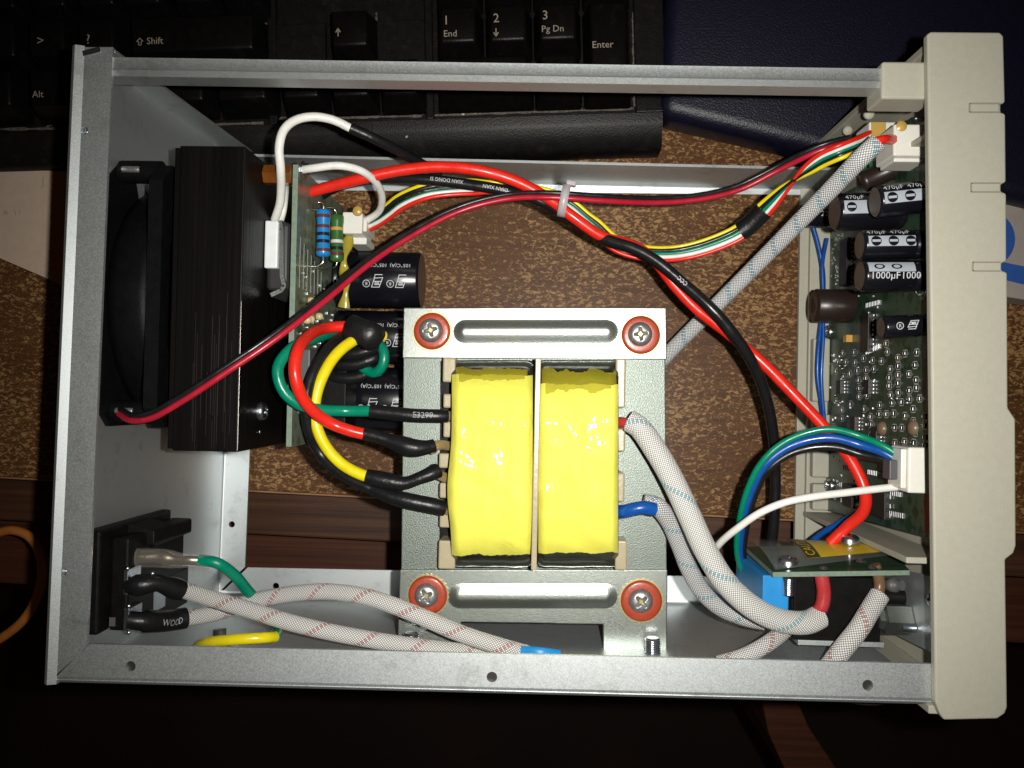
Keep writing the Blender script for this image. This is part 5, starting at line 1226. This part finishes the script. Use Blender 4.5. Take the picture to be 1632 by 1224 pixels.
nut = MB().lathe([(5.0, 0), (5.0, 7.5), (3.4, 8.0), (3.4, 9.5), (0, 9.5)], Vector((b.x, (a.y + b.y) / 2, 74)), (-1, 0, 0), 6, smooth=False).build('bushing_nut', 'bracket', ms)
MB().cyl(Vector((b.x - 4, (a.y + b.y) / 2 - 1.5, 79)), Vector((b.x, (a.y + b.y) / 2 - 1.5, 79)), 1.4, 10).build('washer_tab', 'steel', ms)
# switch bracket of sheet metal (part of the chassis)
w0 = P(1468, 1046, 86); xbk = P(1462, 980, 80).x
MB().prism([Vector((xbk, P(1460, 1050, 82).y, 34)), Vector((xbk, P(1460, 1050, 98).y, 100)), Vector((xbk, P(1480, 935, 100).y, 100)), Vector((xbk, P(1480, 925, 96).y, 92)), Vector((xbk, P(1400, 905, 50).y, 40))], (1.0, 0, 0), 0.15).build('switch_bracket', 'galv', ch)
q = P(1474, 953, 92); phillips(Vector((xbk - 0.2, q.y, 92)), 3.0, ch, 2.0, m='steel', axis=(-1, 0, 0.35))
MB().box2((P(1268, 1022, 74).x, P(1268, 1024, 74).y, 40), (P(1404, 1020, 74).x, P(1404, 1020.5, 74).y, 76.5), 0.1).build('switch_tray', 'galv', ch)

# right-hand signal loop from the lower connector
loop = [(1440, 732, 86), (1410, 712, 84), (1370, 695, 80), (1325, 684, 78), (1285, 690, 76), (1245, 708, 74), (1212, 740, 72), (1190, 785, 68), (1178, 835, 62), (1175, 880, 56), (1190, 930, 50)]
for i, (c_, lb_, r_) in enumerate((('green', 'green wire of the arched bundle from the lower right connector', 1.05), ('blue', 'blue wire of the arched bundle, between green and black', 1.35), ('black', 'black wire of the arched bundle, lowest of the three', 1.25))):
    dx = (0, 5, 12)[i]; pts_ = [P(x + dx * (0.2 if k < 3 else 0.8), y + (0, 14, 29)[i] * max(0.40, 1 - max(0, k - 3) * 0.2) * (0.75 if k < 2 else 1), z - 1.2 * i) for k, (x, y, z) in enumerate(loop)]
    wire('connector_wire', Path(pts_), r_, c_, lb_, 'wire')
wire('connector_wire', Path(pp((1442, 775, 84), (1400, 779, 84), (1350, 785, 84), (1300, 791, 83), (1250, 801, 82), (1210, 818, 80), (1178, 840, 76), (1150, 863, 70), (1130, 890, 60))), 1.15, 'white', 'thin white wire running level from the lower right connector', 'wire')
wire('bezel_wire', Path(pp((1293, 352, 14), (1305, 395, 14), (1312, 440, 14), (1310, 500, 15), (1304, 560, 16), (1303, 600, 16), (1310, 650, 15), (1316, 700, 14))), 0.85, 'blue', 'blue wire running down the bezel ledge, nearer the desk', 'wire')
wire('bezel_wire', Path(pp((1318, 380, 16), (1311, 420, 17), (1312, 470, 17), (1312, 540, 18), (1309, 600, 18), (1313, 660, 17), (1318, 700, 16))), 0.7, 'blue', 'thinner blue wire beside the first on the bezel ledge', 'wire')
wire('bezel_wire', Path(pp((1365, 818, 40), (1335, 835, 42), (1310, 850, 44), (1295, 862, 46))), 1.0, 'blue', 'short blue wire behind the red one above the switch board', 'wire')
MT['gy'] = MT['green']
for o in list(bpy.data.objects):
    if '_o' in o: del o['_o']
